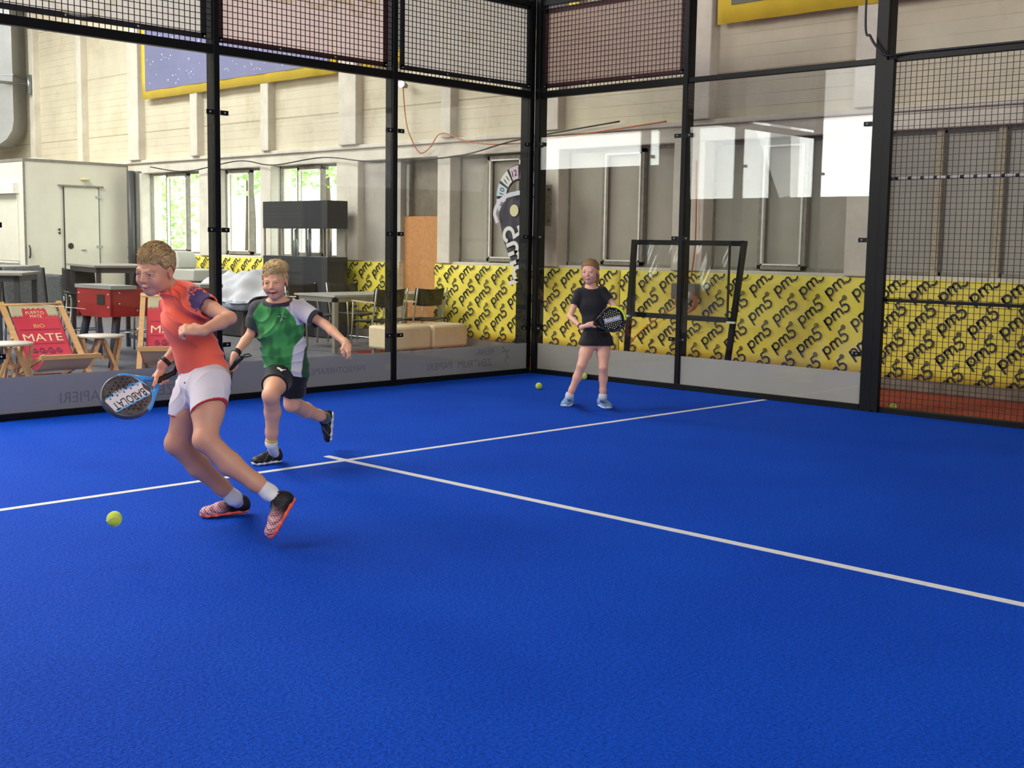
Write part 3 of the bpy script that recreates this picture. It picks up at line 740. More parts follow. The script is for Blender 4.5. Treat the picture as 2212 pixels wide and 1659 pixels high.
# ---- rebound net frame with clear film
root = empty('rebound_frame', (.95, -1.3, 0), 'black steel frame with clear plastic film leaning between glass wall and yellow banner', 'frame'); og = root.location
Y0, Y1 = -.645, -2.09
b = MB()
for ya, yb in ((-.60, -.685), (-1.95, -2.13)): b.bar((.92, ya, .03), (.92, yb, 1.49), .05, .05, up=(1, 0, 0))
b.bar((.92, -.70, 1.462), (.92, -2.12, 1.462), .045, .055); b.bar((.92, -.64, .66), (.92, -2.02, .66), .045, .055)
b.build('steel_frame', BLACK, root, og)
b = MB()
for y in (-.74, -1.985): b.bar((.87, y, .68), (.87, y, 1.44), .018, .018)
b.build('inner_bars', BLACK, root, og)
FILM = glass_mat('clear_film', (.93, .93, .91), .09, .12)


def filmf(a, c):
    y = -.74 - 1.245 * a; z = .68 + .76 * c
    return (.88 + .012 * math.sin(a * 23 + c * 3) * c + .02 * math.sin(a * 9 - c * 6) * (1 - c) + .006 * math.sin(a * 61 - c * 14) * c, y, z)


MB().sheet(filmf, 60, 24).build('film', FILM, root, og)
b = MB()
for y in (-.62, -2.03): b.box((.86, y - .05, .63), (.89, y + .05, .65))
b.build('tape_ends', mat('white_tape2', (225, 222, 210), .5), root, og)

# ---- feather flag and number wheel behind the corner
root = empty('feather_flag', (1.3, 1.36, 0), 'dark feather flag with white pm5 lettering behind the court corner', 'flag'); og = root.location
FL = mat('flag_cloth', (62, 58, 72), .7, var=.1, vscale=5, bump=.3, bscale=9)
q = MB().tube([(1.3, 1.30, 0), (1.3, 1.28, 1.1), (1.3, 1.22, 1.75)], .012, 6); q.build('pole', GREYFR, root, og)


def flagw(c):  # left and right edge over height 0..1
    z = .72 + 1.33 * c
    yl = 1.36 + .50 * min(1, c / .80) if c < .8 else 1.86 - .42 * (1 - math.sqrt(max(0, 1 - ((c - .8) / .2) ** 2)))
    yr = 1.32 - .16 * c if c < .8 else 1.19 + .18 * (1 - math.sqrt(max(0, 1 - ((c - .8) / .2) ** 2)))
    return z, yl, yr


def ff(a, c):
    z, yl, yr = flagw(c); return (1.3 + .03 * math.sin(a * 7 + c * 9), yl + (yr - yl) * a, z)


MB().sheet(ff, 14, 30).build('cloth', FL, root, og, solid=.003)
b = MB()
for i in range(24):
    pass
edge = [(flagw(c)[1] + .012, flagw(c)[0] + .01) for c in [.72 + .28 * i / 14 for i in range(15)]] + [(flagw(c)[2] - .012, flagw(c)[0] + .01) for c in [1 - .4 * i / 12 for i in range(13)]]
ribbon(b, edge, .055, (1.262, 0, 0), (0, 1, 0), (0, 0, 1), (-1, 0, 0)); b.build('hem', mat('flag_hem', (208, 206, 214), .7), root, og)
b = MB(); u = Vector((0, .30, .954)); v = Vector((0, -.954, .30))
pm5(b, (1.255, 1.50, .93), u, v, (-1, 0, 0), .20, width=.25)
b2 = MB(); b2.v = b.v; b2.f = b.f; b2.m = b.m; b2.sm = b.sm; b2.build('lettering', mat('flag_print', (222, 220, 214), .7), root, og)
b = MB().prism([(.075 * math.cos(t), .075 * math.sin(t)) for t in (2 * PI * k / 16 for k in range(16))], (1.258, 1.52, 1.84), (0, 1, 0), (0, 0, 1), (-1, 0, 0), .004); b.build('ball_print', mat('flag_ball', (214, 206, 160), .7), root, og)
root = empty('number_wheel', (1.5, 1.72, 0), 'upright prize wheel with pastel number segments behind the feather flag', 'wheel'); og = Vector((1.5, 1.66, 2.02))
root.location = og
NR = .40; pal = [(216, 210, 190), (206, 212, 222), (196, 208, 214), (206, 180, 196), (214, 214, 206), (190, 204, 214), (204, 196, 214), (216, 214, 190), (196, 212, 206), (214, 200, 206), (206, 206, 214), (200, 214, 214)]
for i in range(12):
    a0 = 2 * PI * i / 12 + .05; a1 = a0 + 2 * PI / 12 - .1
    pts = [(NR * math.cos(a0 + (a1 - a0) * k / 5), NR * math.sin(a0 + (a1 - a0) * k / 5)) for k in range(6)] + [(.23 * math.cos(a1 - (a1 - a0) * k / 3), .23 * math.sin(a1 - (a1 - a0) * k / 3)) for k in range(4)]
    sg = MB().prism(pts, (-.02, 0, 0), (0, -1, 0), (0, 0, 1), (1, 0, 0), .012).build('segment', mat('segment_%s' % 'abcdefghijkl'[i], pal[i], .5), root)
    t = MB(); am = (a0 + a1) / 2; rr = Vector((0, -math.cos(am), math.sin(am)))
    tang = Vector((0, -math.sin(am), -math.cos(am)))
    put_text(t, str([3, 2, 1, 12, 11, 10, 9, 8, 7, 6, 5, 4][(i) % 12]), .11, Vector((-.022, 0, 0)) + rr * .275, tang, rr, (-1, 0, 0), .002); t.build('number', BKC, sg)
b = MB().tube([(.0, 0, 0), (.012, 0, 0)], .415, 40); b.build('disc', BLK2, root)
MB().tube([(-.03, 0, 0), (.0, 0, 0)], [.19, .215], 28).build('hub', mat('hub_metal', (120, 112, 100), .35, metal=.6), root)
MB().bar((-.035, 0, .01), (-.035, 0, .2), .05, .02, up=(1, 0, 0)).build('pointer', GREYFR, root)
MB().box((-.01, -.03, -2.02), (.05, .03, 0)).box((-.25, -.25, -2.02), (.25, .25, -2.0)).build('stand', BLACK, root)

# ---- black kiosk
root = empty('black_kiosk', (1.38, 6.1, 0), 'tall black kiosk cabinet with an open slot in front of the left windows', 'cabinet')
MB().box((-.18, -.82, 0), (.2, .82, 1.19)).build('lower_cabinet', BLK2, root, bevel=.006)
MB().box((-.18, -.82, 1.61), (.2, .82, 2.02)).build('upper_cabinet', BLK2, root, bevel=.006)
b = MB()
for y in (-.80, -.28, .08, .42, .80):
    for x in (-.16, .18): b.box((x - .012, y - .015, 1.19), (x + .012, y + .015, 1.61))
b.build('slot_bars', GREYFR, root)
b = MB()
for y in (-.6, -.1, .25): b.tube([(.02, y, 1.19), (.02, y, 1.40), (.02, y, 1.46), (.02, y, 1.6)], [.035, .035, .012, .012], 8)
b.build('bottle_taps', mat('grey_glassy', (150, 156, 160), .3), root)

# ---- grey covered furniture and machine
root = empty('covered_furniture', (.80, 7.0, 0), 'furniture pile under a draped light grey tarpaulin beside the black kiosk', 'cover')
MB().box((-.52, -.9, 0), (.10, .9, .38)).build('base_box', BLK2, root, bevel=.01)
MB().box((-.60, -.98, .385), (.25, 1.0, .52)).build('pad', mat('blue_grey_pad', (128, 138, 156), .6, bump=.2, bscale=8), root, bevel=.05)


def tarp(a, c):
    # drape over a hump: a across, c from front hem over the top to the back
    y = -1.0 + 2.1 * a; hump = .36 * (math.exp(-((a - .28) / .22) ** 2) + .8 * math.exp(-((a - .7) / .25) ** 2))
    prof = [(-.62, .52), (-.58, .62), (-.30, .80), (.0, .95), (.2, 1.0), (.28, .7), (.3, .45)]
    k = c * 6; i = min(5, int(k)); t = k - i; x = prof[i][0] * (1 - t) + prof[i + 1][0] * t; z = prof[i][1] * (1 - t) + prof[i + 1][1] * t
    w = .045 * math.sin(a * 19 + c * 8) + .03 * math.sin(a * 33 - c * 14) + .02 * math.sin(a * 57 + c * 25)
    return (x - w * (1.1 - c), y, max(.5, z * (.62 + hump) + w * .6))


MB().sheet(tarp, 70, 30).build('tarpaulin', mat('grey_tarp', (190, 190, 196), .6, bump=.2, bscale=6), root, solid=.004)
root = empty('grey_machine', (1.15, 9.2, 0), 'pale grey box machine with rounded lid standing under the left windows', 'machine')
GP = mat('pale_grey_plastic', (176, 174, 164), .5)
MB().box((-.35, -.9, .74), (.35, .75, .93)).build('top_box', GP, root, bevel=.02)
MB().box((-.30, -.85, .0), (.3, .7, .74)).build('housing', mat('dark_clutter2', (58, 56, 56), .8, var=.4, vscale=8), root)
MB().prism([(-.30, .93), (.30, .93), (.30, 1.08), (.20, 1.22), (-.16, 1.22), (-.26, 1.1)], (-.2, .1, 0), (0, -1, 0), (0, 0, 1), (1, 0, 0), .35).build('lid', GP, root, bevel=.03)

# ---- bar tables
def bar_table(org, rz, lx, ly, label, h=1.09):
    root = empty('bar_table', org, label, 'table', 'bar tables', rz)
    MB().box((-.04, -.04, h - .025), (lx + .04, ly + .04, h)).build('table_top', mat('table_top_grey', (150, 146, 138), .35), root)
    f = MB().box((0, 0, h - .09), (lx, .03, h - .026)).box((0, ly - .03, h - .09), (lx, ly, h - .026)).box((0, .0, h - .09), (.03, ly, h - .026)).box((lx - .03, 0, h - .09), (lx, ly, h - .026)); f.build('apron', DARKFR, root)
    for x in (0, lx - .05):
        for y in (0, ly - .05): MB().box((x, y, 0), (x + .05, y + .05, h - .03)).build('leg', DARKFR, root)
    MB().box((0, .01, .12), (.03, ly - .01, .17)).box((lx - .03, .01, .12), (lx, ly - .01, .17)).build('foot_rail', DARKFR, root)
    return root


o_, a_ = frame(213, 768, 14.7, 33); bar_table(o_, a_, .74, 1.3, 'tall dark framed bar table behind the red football table')
o_, a_ = frame(-55, 590, 12.3, 10); bar_table(o_, a_, .42, .9, 'nearer tall bar table at the left edge behind the deck chair', 1.05)
o_, a_ = frame(-75, 590, 14.2, 10); bar_table(o_, a_, .60, .9, 'farther tall bar table at the left edge in front of the trailer', 1.07)


def bar_stool(org, rz, label):
    root = empty('bar_stool', org, label, 'stool', 'black woven bar stools', rz)
    MB().sheet(lambda a, c: (-.2 + .4 * a, -.17 + (.34 * min(1, c * 2)) + .08 * max(0, c * 2 - 1), .70 + .30 * max(0, c * 2 - 1) + .03 * (2 * a - 1) ** 2), 10, 16).build('seat_shell', RATTAN, root, solid=.03)
    for x in (-.17, .17):
        for y in (-.15, .17): MB().tube([(x * .9, y * .9, .72), (x * 1.3, y * 1.3, 0)], .013, 8).build('leg', CHROME, root)
    MB().tube([(-.2, -.18, .26), (.2, -.18, .26), (.2, .2, .26), (-.2, .2, .26)], .011, 8, closed=True).build('foot_rest', CHROME, root)


for px, d, ang, lb in ((180, 15.6, 30, 'black woven bar stool under the left half of the tall bar table'), (297, 15.4, -20, 'black woven bar stool at the right end of the tall bar table behind the boy')):
    o_, a_ = frame(px, 700, d, ang); bar_stool(o_, a_, lb)


def woven_chair(org, rz, h, mt, label):
    root = empty('woven_chair', org, label, 'chair', 'grey woven terrace chairs', rz)
    MB().sheet(lambda a, c: (-.24 + .48 * a, .20 + .16 * c, .40 + (h - .40) * c + .015 * math.sin(a * PI)), 10, 12).build('backrest', mt, root, solid=.03)
    MB().box((-.24, -.24, .38), (.24, .22, .42)).build('seat', mt, root, bevel=.015)
    for x in (-.235, .235):
        MB().tube([(x, .2, .4), (x, .36, h)], .018, 8).build('back_rail', BLACK, root)
        MB().tube([(x, .24, .64), (x, -.22, .62), (x, -.24, 0)], .014, 8).build('armrest', STEEL, root)
        MB().tube([(x, .24, .62), (x, .28, 0)], .014, 8).build('leg', STEEL, root)


for px, d, ang, h, mt, lb in ((72, 13.9, 38, 1.06, RATTANG, 'high backed grey woven chair right behind the deck chair'), (112, 16.5, 35, .90, RATTANG, 'low grey woven chair in front of the trailer, right of the high backed one'), (26, 18.2, 20, .88, RATTANG, 'grey woven chair half hidden by the bar tables at left')):
    o_, a_ = frame(px, 700, d, ang); woven_chair(o_, a_, h, mt, lb)

# ---- football table
o_, a_ = frame(243, 795, 13.4, 48)
root = empty('football_table', o_, 'red table football game with black tube legs behind the boy in orange', 'game table', None, a_)
L, Wd = 1.42, .74
pr = [(0, .86), (Wd, .86), (Wd, .64), (Wd - .12, .55), (.12, .55), (0, .57)]
b = MB().prism([(0, .56), (L, .56), (L, .86), (0, .86)], (0, 0, 0), (1, 0, 0), (0, 0, 1), (0, 1, 0), .025).prism([(0, .56), (L, .56), (L, .86), (0, .86)], (0, Wd - .025, 0), (1, 0, 0), (0, 0, 1), (0, 1, 0), .025)
b.prism(pr, (0, 0, 0), (0, 1, 0), (0, 0, 1), (1, 0, 0), .025).prism(pr, (L - .025, 0, 0), (0, 1, 0), (0, 0, 1), (1, 0, 0), .025); b.build('cabinet', RED, root)
MB().box((.02, .02, .70), (L - .02, Wd - .02, .72)).build('playing_field', mat('field_green', (60, 130, 80), .5), root)
b = MB().box((-.01, -.02, .86), (.30, Wd + .02, .90)); b.build('end_top', mat('table_cap', (160, 162, 160), .4), root)
b = MB().box((L - .30, -.02, .86), (L + .01, Wd + .02, .90)); b.build('end_top', MATS['table_cap'], root)
MB().box((-.012, .13, .69), (.0, .28, .80)).build('ball_hatch', BLK2, root)
for i in range(8):
    x = .36 + i * .10; rd = MB().tube([(x, -.16 if i % 2 else -.05, .80), (x, Wd + (.05 if i % 2 else .16), .80)], .008, 8).build('rod', CHROME, root)
    y = -.22 if i % 2 else Wd + .10; MB().tube([(x, y, .80), (x, y + .12, .80)], .018, 8).build('grip', BLK2, rd)
    m_ = MB()
    for k in range(2 + i % 3):
        yy = .16 + k * .42 / (1 + i % 3); m_.box((x - .014, yy - .012, .73), (x + .014, yy + .012, .83)); m_.sphere((x, yy, .84), .015, 5)
    m_.build('players', mat('figure_red', (150, 40, 50), .5) if i % 2 else mat('figure_blue', (40, 50, 110), .5), rd)
for x, y in ((.10, .06), (.10, Wd - .06), (L - .10, .06), (L - .10, Wd - .06)):
    sx_ = -.10 if x < L / 2 else .1; MB().tube([(x, y, .58), (x + sx_, y + (-.06 if y < .3 else .06), 0)], .045, 12).build('leg', BLK2, root)
b = MB()
for x, z in ((.10, .82), (.10, .70), (.32, .62), (.52, .60), (1.2, .8), (1.2, .62)): b.sphere((x, -.004, z), .012, 5)
for y, z in ((.05, .80), (.05, .66), (.68, .80), (.68, .70)): b.sphere((-.004, y, z), .012, 5)
b.build('screws', BOLT, root)
MB().tube([(.55, .3, .88), (.55, .3, .93), (.55, .3, .97)], [.006, .01, .022], 8).build('score_peg', mat('figure_red', (150, 40, 50)), root)

# ---- deck chairs
SLR = mat('sling_red', (200, 52, 66), .75, var=.08, vscale=10, bump=.2, bscale=150); SLC = mat('sling_cream', (188, 178, 150), .8, var=.05)
SLD = mat('sling_dark_print', (120, 34, 60), .8); SLW = mat('sling_pale_print', (232, 214, 180), .8); SLG = mat('sling_gold_print', (226, 186, 110), .8); SLU = mat('sling_back', (214, 186, 176), .8)


def deck_chair(org, rz, label, wd=.54, zs=.90):
    """local x: across, -y: towards the feet of the sitter"""
    root = empty('deck_chair', org, label, 'deck chair', 'wooden sling deck chairs', rz)
    root.scale = (1.06, 1.1, zs); h = wd / 2
    top = Vector((0, .44, .80)); frt = Vector((0, -.52, .32)); low = Vector((0, -.20, .16))
    for s in (-1, 1):
        MB().bar((s * h, .50, .84), (s * h, -.38, .0), .028, .05, up=(0, .7, .7)).build('long_rail', WOOD, root)
        MB().bar((s * (h - .035), -.56, .34), (s * (h - .035), .34, .02), .026, .045, up=(0, .3, 1)).build('seat_rail', WOOD, root)
        MB().bar((s * (h + .032), .10, .48), (s * (h + .032), .36, .0), .022, .04, up=(0, 1, .2)).build('prop_leg', WOOD, root)
    MB().tube([(-h - .01, .46, .81), (h + .01, .46, .81)], .020, 8).build('top_rod', WOOD, root)
    MB().box((-h, -.575, .30), (h, -.53, .345)).build('front_rail', WOOD, root)
    MB().box((-h, -.37, .01), (h, -.33, .045)).build('foot_bar', WOOD, root); MB().box((-h, .32, .01), (h, .36, .045)).build('foot_bar', WOOD, root)

    def sl(c):  # the hanging cloth line, 0 at the top rod, 1 at the front rail
        P = [(.46, .82), (.24, .56), (.02, .31), (-.18, .17), (-.34, .17), (-.55, .33)]
        k = c * 5; i = min(4, int(k)); t = k - i; a, b, c2, d = P[max(i - 1, 0)], P[i], P[i + 1], P[min(i + 2, 5)]
        f_ = lambda q: .5 * (2 * b[q] + (c2[q] - a[q]) * t + (2 * a[q] - 5 * b[q] + 4 * c2[q] - d[q]) * t * t + (3 * b[q] - a[q] - 3 * c2[q] + d[q]) * t ** 3)
        return Vector((0, f_(0), f_(1)))
    cw = wd * .82
    hem = lambda a: .085 + (.030 * (1 if abs(a - .5) > .26 else -1)) + .006 * math.sin(a * 60)

    def P(a, c, e=0):
        p = sl(c); q = sl(min(1, c + .01)) - sl(max(0, c - .01)); q.normalize(); nrm = Vector((0, -q.z, q.y)) * -1
        if nrm.z < 0: nrm = -nrm
        return Vector((-cw / 2 + cw * a, p.y, p.z)) + nrm * e
    b = MB().sheet(lambda a, c: P(a, c * .115, 0), 24, 6); b.sheet(lambda a, c: P(a, .82 + c * .18, 0), 8, 6)
    sg = b.build('sling', SLC, root, solid=.003)
    MB().sheet(lambda a, c: P(a, (.115 + .705 * c)), 24, 40).build('sling_middle', SLR, root, solid=.003)
    # the scalloped red head of the print reaches up over the cream cloth
    MB().sheet(lambda a, c: P(a, hem(a) * (1 - c) + .117 * c, .0025), 48, 2, False).build('sling_head_print', SLR, sg)
    MB().sheet(lambda a, c: P(a, .60 + .395 * c, -.003), 8, 14).build('sling_underside', SLU, sg)

    def onsl(x, yy, e=.004):  # x across -.5..5 , yy = arc position 0..1 -> point
        return P(.5 + x, yy, e)

    def lay(body, size, c0, width, mt, bend=0):
        vs, fs = text_geo(body, size, True); x0 = min(v[0] for v in vs); x1 = max(v[0] for v in vs); k = width / (x1 - x0); m_ = MB()
        m_.add([onsl((v[0] - (x0 + x1) / 2) * k / cw, c0 - (v[1] + bend * ((v[0] - (x0 + x1) / 2) * k) ** 2) / 1.55) for v in vs], fs); m_.build('sling_lettering', mt, sg)
    lay('PUERTO', .05, .095, .17, SLW, -1.2); lay('MATE', .045, .122, .11, SLW, -1.2)
    lay('BIO', .06, .195, .10, SLG); lay('MATE', .13, .30, .36, SLW); lay('PUERTO', .06, .50, .26, SLG)
    m_ = MB()
    for c0 in (.208, .318, .43): m_.sheet(lambda a, c, c0=c0: onsl(-.42 + .84 * a, c0 + .004 * c), 12, 1)
    for cx in (-.26, -.10, .08, .24):
        r_ = .09 - abs(cx) * .1
        pts = [(cx + r_ * math.cos(t) * (1 - t / 12), .378 + r_ * .38 * math.sin(t) * (1 - t / 12)) for t in [k * .45 for k in range(20)]]
        for i in range(len(pts) - 1):
            p0, p1 = pts[i], pts[i + 1]; dx, dy = p1[0] - p0[0], p1[1] - p0[1]; q_ = math.hypot(dx, dy); nx, ny = -dy / q_ * .014, dx / q_ * .007
            m_.add([onsl(p0[0] - nx, p0[1] - ny), onsl(p1[0] - nx, p1[1] - ny), onsl(p1[0] + nx, p1[1] + ny), onsl(p0[0] + nx, p0[1] + ny)], [(0, 1, 2, 3)])
    m_.build('sling_ornament', SLD, sg)


o_, a_ = frame(108, 812, 12.13, 39); deck_chair(o_, a_, 'wooden deck chair with red printed sling at the left edge of the view')
o_, a_ = frame(366, 800, 12.95, 13); deck_chair(o_, a_, 'wooden deck chair with red sling, half hidden behind the boy in orange', zs=.98)


def side_table(org, rz, label, w_=.46, h=.42):
    root = empty('side_table', org, label, 'table', 'low round wooden side tables', rz)
    MB().lathe([(0, h - .025), (w_ / 2, h - .022), (w_ / 2 + .004, h - .01), (w_ / 2, h), (0, h)], 32).build('table_top', WOODTOP, root)
    for s in (-1, 1):
        for k in (-1, 1): MB().bar((k * w_ * .40, s * .13, h - .03), (-k * w_ * .12 + k * .18 * .9, s * .13 + s * .01 * k, 0), .03, .022, up=(0, 1, 0)).build('leg', WOOD, root)
        for k in (-1, 1): MB().bar((k * .02, s * .16, h - .04), (k * w_ * .36, s * .16, .0), .03, .022, up=(0, 1, 0)).build('leg', WOOD, root)
    MB().box((-.15, -.012, h * .42), (.15, .012, h * .50)).box((-.012, -.15, h * .42), (.012, .15, h * .5)).build('cross_bar', WOOD, root)


o_, a_ = frame(219, 800, 12.7, 25); side_table(o_, a_, 'low round wooden side table between the two deck chairs')
o_, a_ = frame(18, 812, 11.6, 40); side_table(o_, a_, 'low round wooden side table at the left edge in front of the deck chair')

# ---- aluminium table with mesh chairs
root = empty('aluminium_table', (-.3, 3.16, 0), 'long aluminium dining table beyond the back glass wall', 'table')
MB().box((-.02, -.02, .715), (1.9, .84, .74)).build('table_top', mat('pale_table_top', (172, 172, 166), .35), root)
MB().box((0, 0, .65), (1.88, .03, .714)).box((0, .79, .65), (1.88, .82, .714)).box((0, 0, .65), (.03, .82, .714)).box((1.85, 0, .65), (1.88, .82, .714)).build('apron', ALU, root)
for x in (0, 1.82):
    for y in (0, .76): MB().box((x, y, 0), (x + .06, y + .06, .70)).build('leg', ALU, root)


def mesh_chair(org, rz, label):
    root = empty('mesh_chair', org, label, 'chair', 'black mesh armchairs around the aluminium table', rz)
    MB().sheet(lambda a, c: (-.25 + .5 * a, -.22 - .05 * c + .05 * (2 * a - 1) ** 2 - .0, .60 + .22 * c + .018 * (2 * a - 1) ** 2), 10, 6).build('backrest', MESHCL, root, solid=.01)
    MB().sheet(lambda a, c: (-.24 + .48 * a, -.22 + .46 * c, .44 - .03 * math.sin(PI * a) - .02 * c), 8, 8).build('seat', MESHCL, root, solid=.012)
    for s in (-1, 1):
        x = s * .255
        MB().tube([(x, -.27, .84), (x, -.22, .6), (x, -.18, .42), (x * 1.02, -.23, 0)], .012, 8).build('leg', ALU, root)
        MB().tube([(x, .20, .66), (x, .22, .4), (x * 1.02, .25, 0)], .012, 8).build('leg', ALU, root)
        MB().bar((x, -.24, .66), (x, .22, .675), .035, .015).build('armrest', mat('armrest_wood', (196, 180, 150), .5), root)
    MB().tube([(-.25, .22, .42), (.25, .22, .42)], .011, 8).build('seat_bar', ALU, root)


mesh_chair((.16, 2.84, 0), 0, 'black mesh armchair at the near side of the aluminium table, behind the court post')
mesh_chair((.84, 2.84, 0), 0, 'black mesh armchair at the near right of the aluminium table before the chipboard door')
mesh_chair((.28, 4.42, 0), PI, 'black mesh armchair at the far left side of the aluminium table')
mesh_chair((1.02, 4.46, 0), PI, 'black mesh armchair at the far side of the table in front of the black kiosk')


def ottoman(x0, x1, label):
    root = empty('ottoman', ((x0 + x1) / 2, 2.27, 0), label, 'ottoman', 'cream cube ottomans'); w_ = (x1 - x0) / 2
    MB().box((-w_, -.24, .11), (w_, .24, .40)).build('cushion', CREAM, root, bevel=.035)
    for x in (-w_ + .06, w_ - .06):
        for y in (-.19, .19): MB().box((x - .02, y - .02, 0), (x + .02, y + .02, .11)).build('foot', GREYFR, root)


ottoman(-.29, .345, 'cream upholstered ottoman behind the court post, left one of the pair'); ottoman(.36, .97, 'cream upholstered ottoman at right, next to the yellow banner')

# ---- tennis balls
BALL = mat('ball_felt', (206, 226, 66), .9, var=.06, bump=.6, bscale=260, sheen=.3); SEAM = mat('ball_seam', (232, 236, 200), .8)


def ball(c, label, rot=(0, 0, 0)):
    root = empty('tennis_ball', c, label, 'ball', 'yellow tennis balls'); root.rotation_euler = rot
    MB().sphere((0, 0, 0), .0335, 14).build('felt', BALL, root)
    pts = []
    for k in range(48):
        t = 2 * PI * k / 48; a = .44; x = math.cos(t) * (1 - a) + a * math.cos(3 * t) * 0 + 0
        p = Vector((a * math.cos(3 * t) * .6 + .75 * math.cos(t), .75 * math.sin(t) - a * .6 * math.sin(3 * t), .95 * math.sin(2 * t) * .75)).normalized() * .0337
        pts.append(p)
    MB().tube(pts, .0011, 5, closed=True).build('seam', SEAM, root)


ball((-1.10, -1.14, .0335), 'yellow tennis ball lying left of the girl near the court corner', (.4, .3, 0))
ball((-.06, -.83, .0335), 'yellow tennis ball behind the legs of the girl against the right glass wall', (1, .3, 0))
ball((.24, -4.20, .030), 'yellow tennis ball outside the fence on the red floor', (.2, 1.3, 0))
"""BALL IN THE AIR"""
bp_ = at(247, 1121, 5.35); ball(tuple(float(c) for c in bp_), 'yellow tennis ball bouncing in the air beside the boy in orange', (.9, .2, .5))
# ------------------------------------------------------------------ people: smooth distance fields turned into one continuous skin
# people are modelled in a level frame: x to the right of the view, y away from the lens, z up
_r = np.array((CR[0], CR[1], 0.)); _r /= np.linalg.norm(_r)
BAS = np.stack([_r, np.cross((0, 0, 1.), _r), (0, 0, 1.)], 1)
R3 = np.array((1., 0., 0.)); T3 = np.array((0., -1., 0.)); Z3 = np.array((0., 0., 1.))


def A3(px, py, d): return BAS.T @ at(px, py, d)


def G3(px, py, z=0.):
    d = CF + CR * ((px - 1106) / FPX) - CU * ((py - 829.5) / FPX); return BAS.T @ (CAM + d * ((z - CAM[2]) / d[2]))


def place(o, org): o.matrix_world = Matrix([[*BAS[i], float((BAS @ org)[i])] for i in range(3)] + [[0, 0, 0, 1]])


def V3(r, t, z): return R3 * r + T3 * t + Z3 * z
def nrm(v): v = np.asarray(v, float); return v / np.linalg.norm(v)


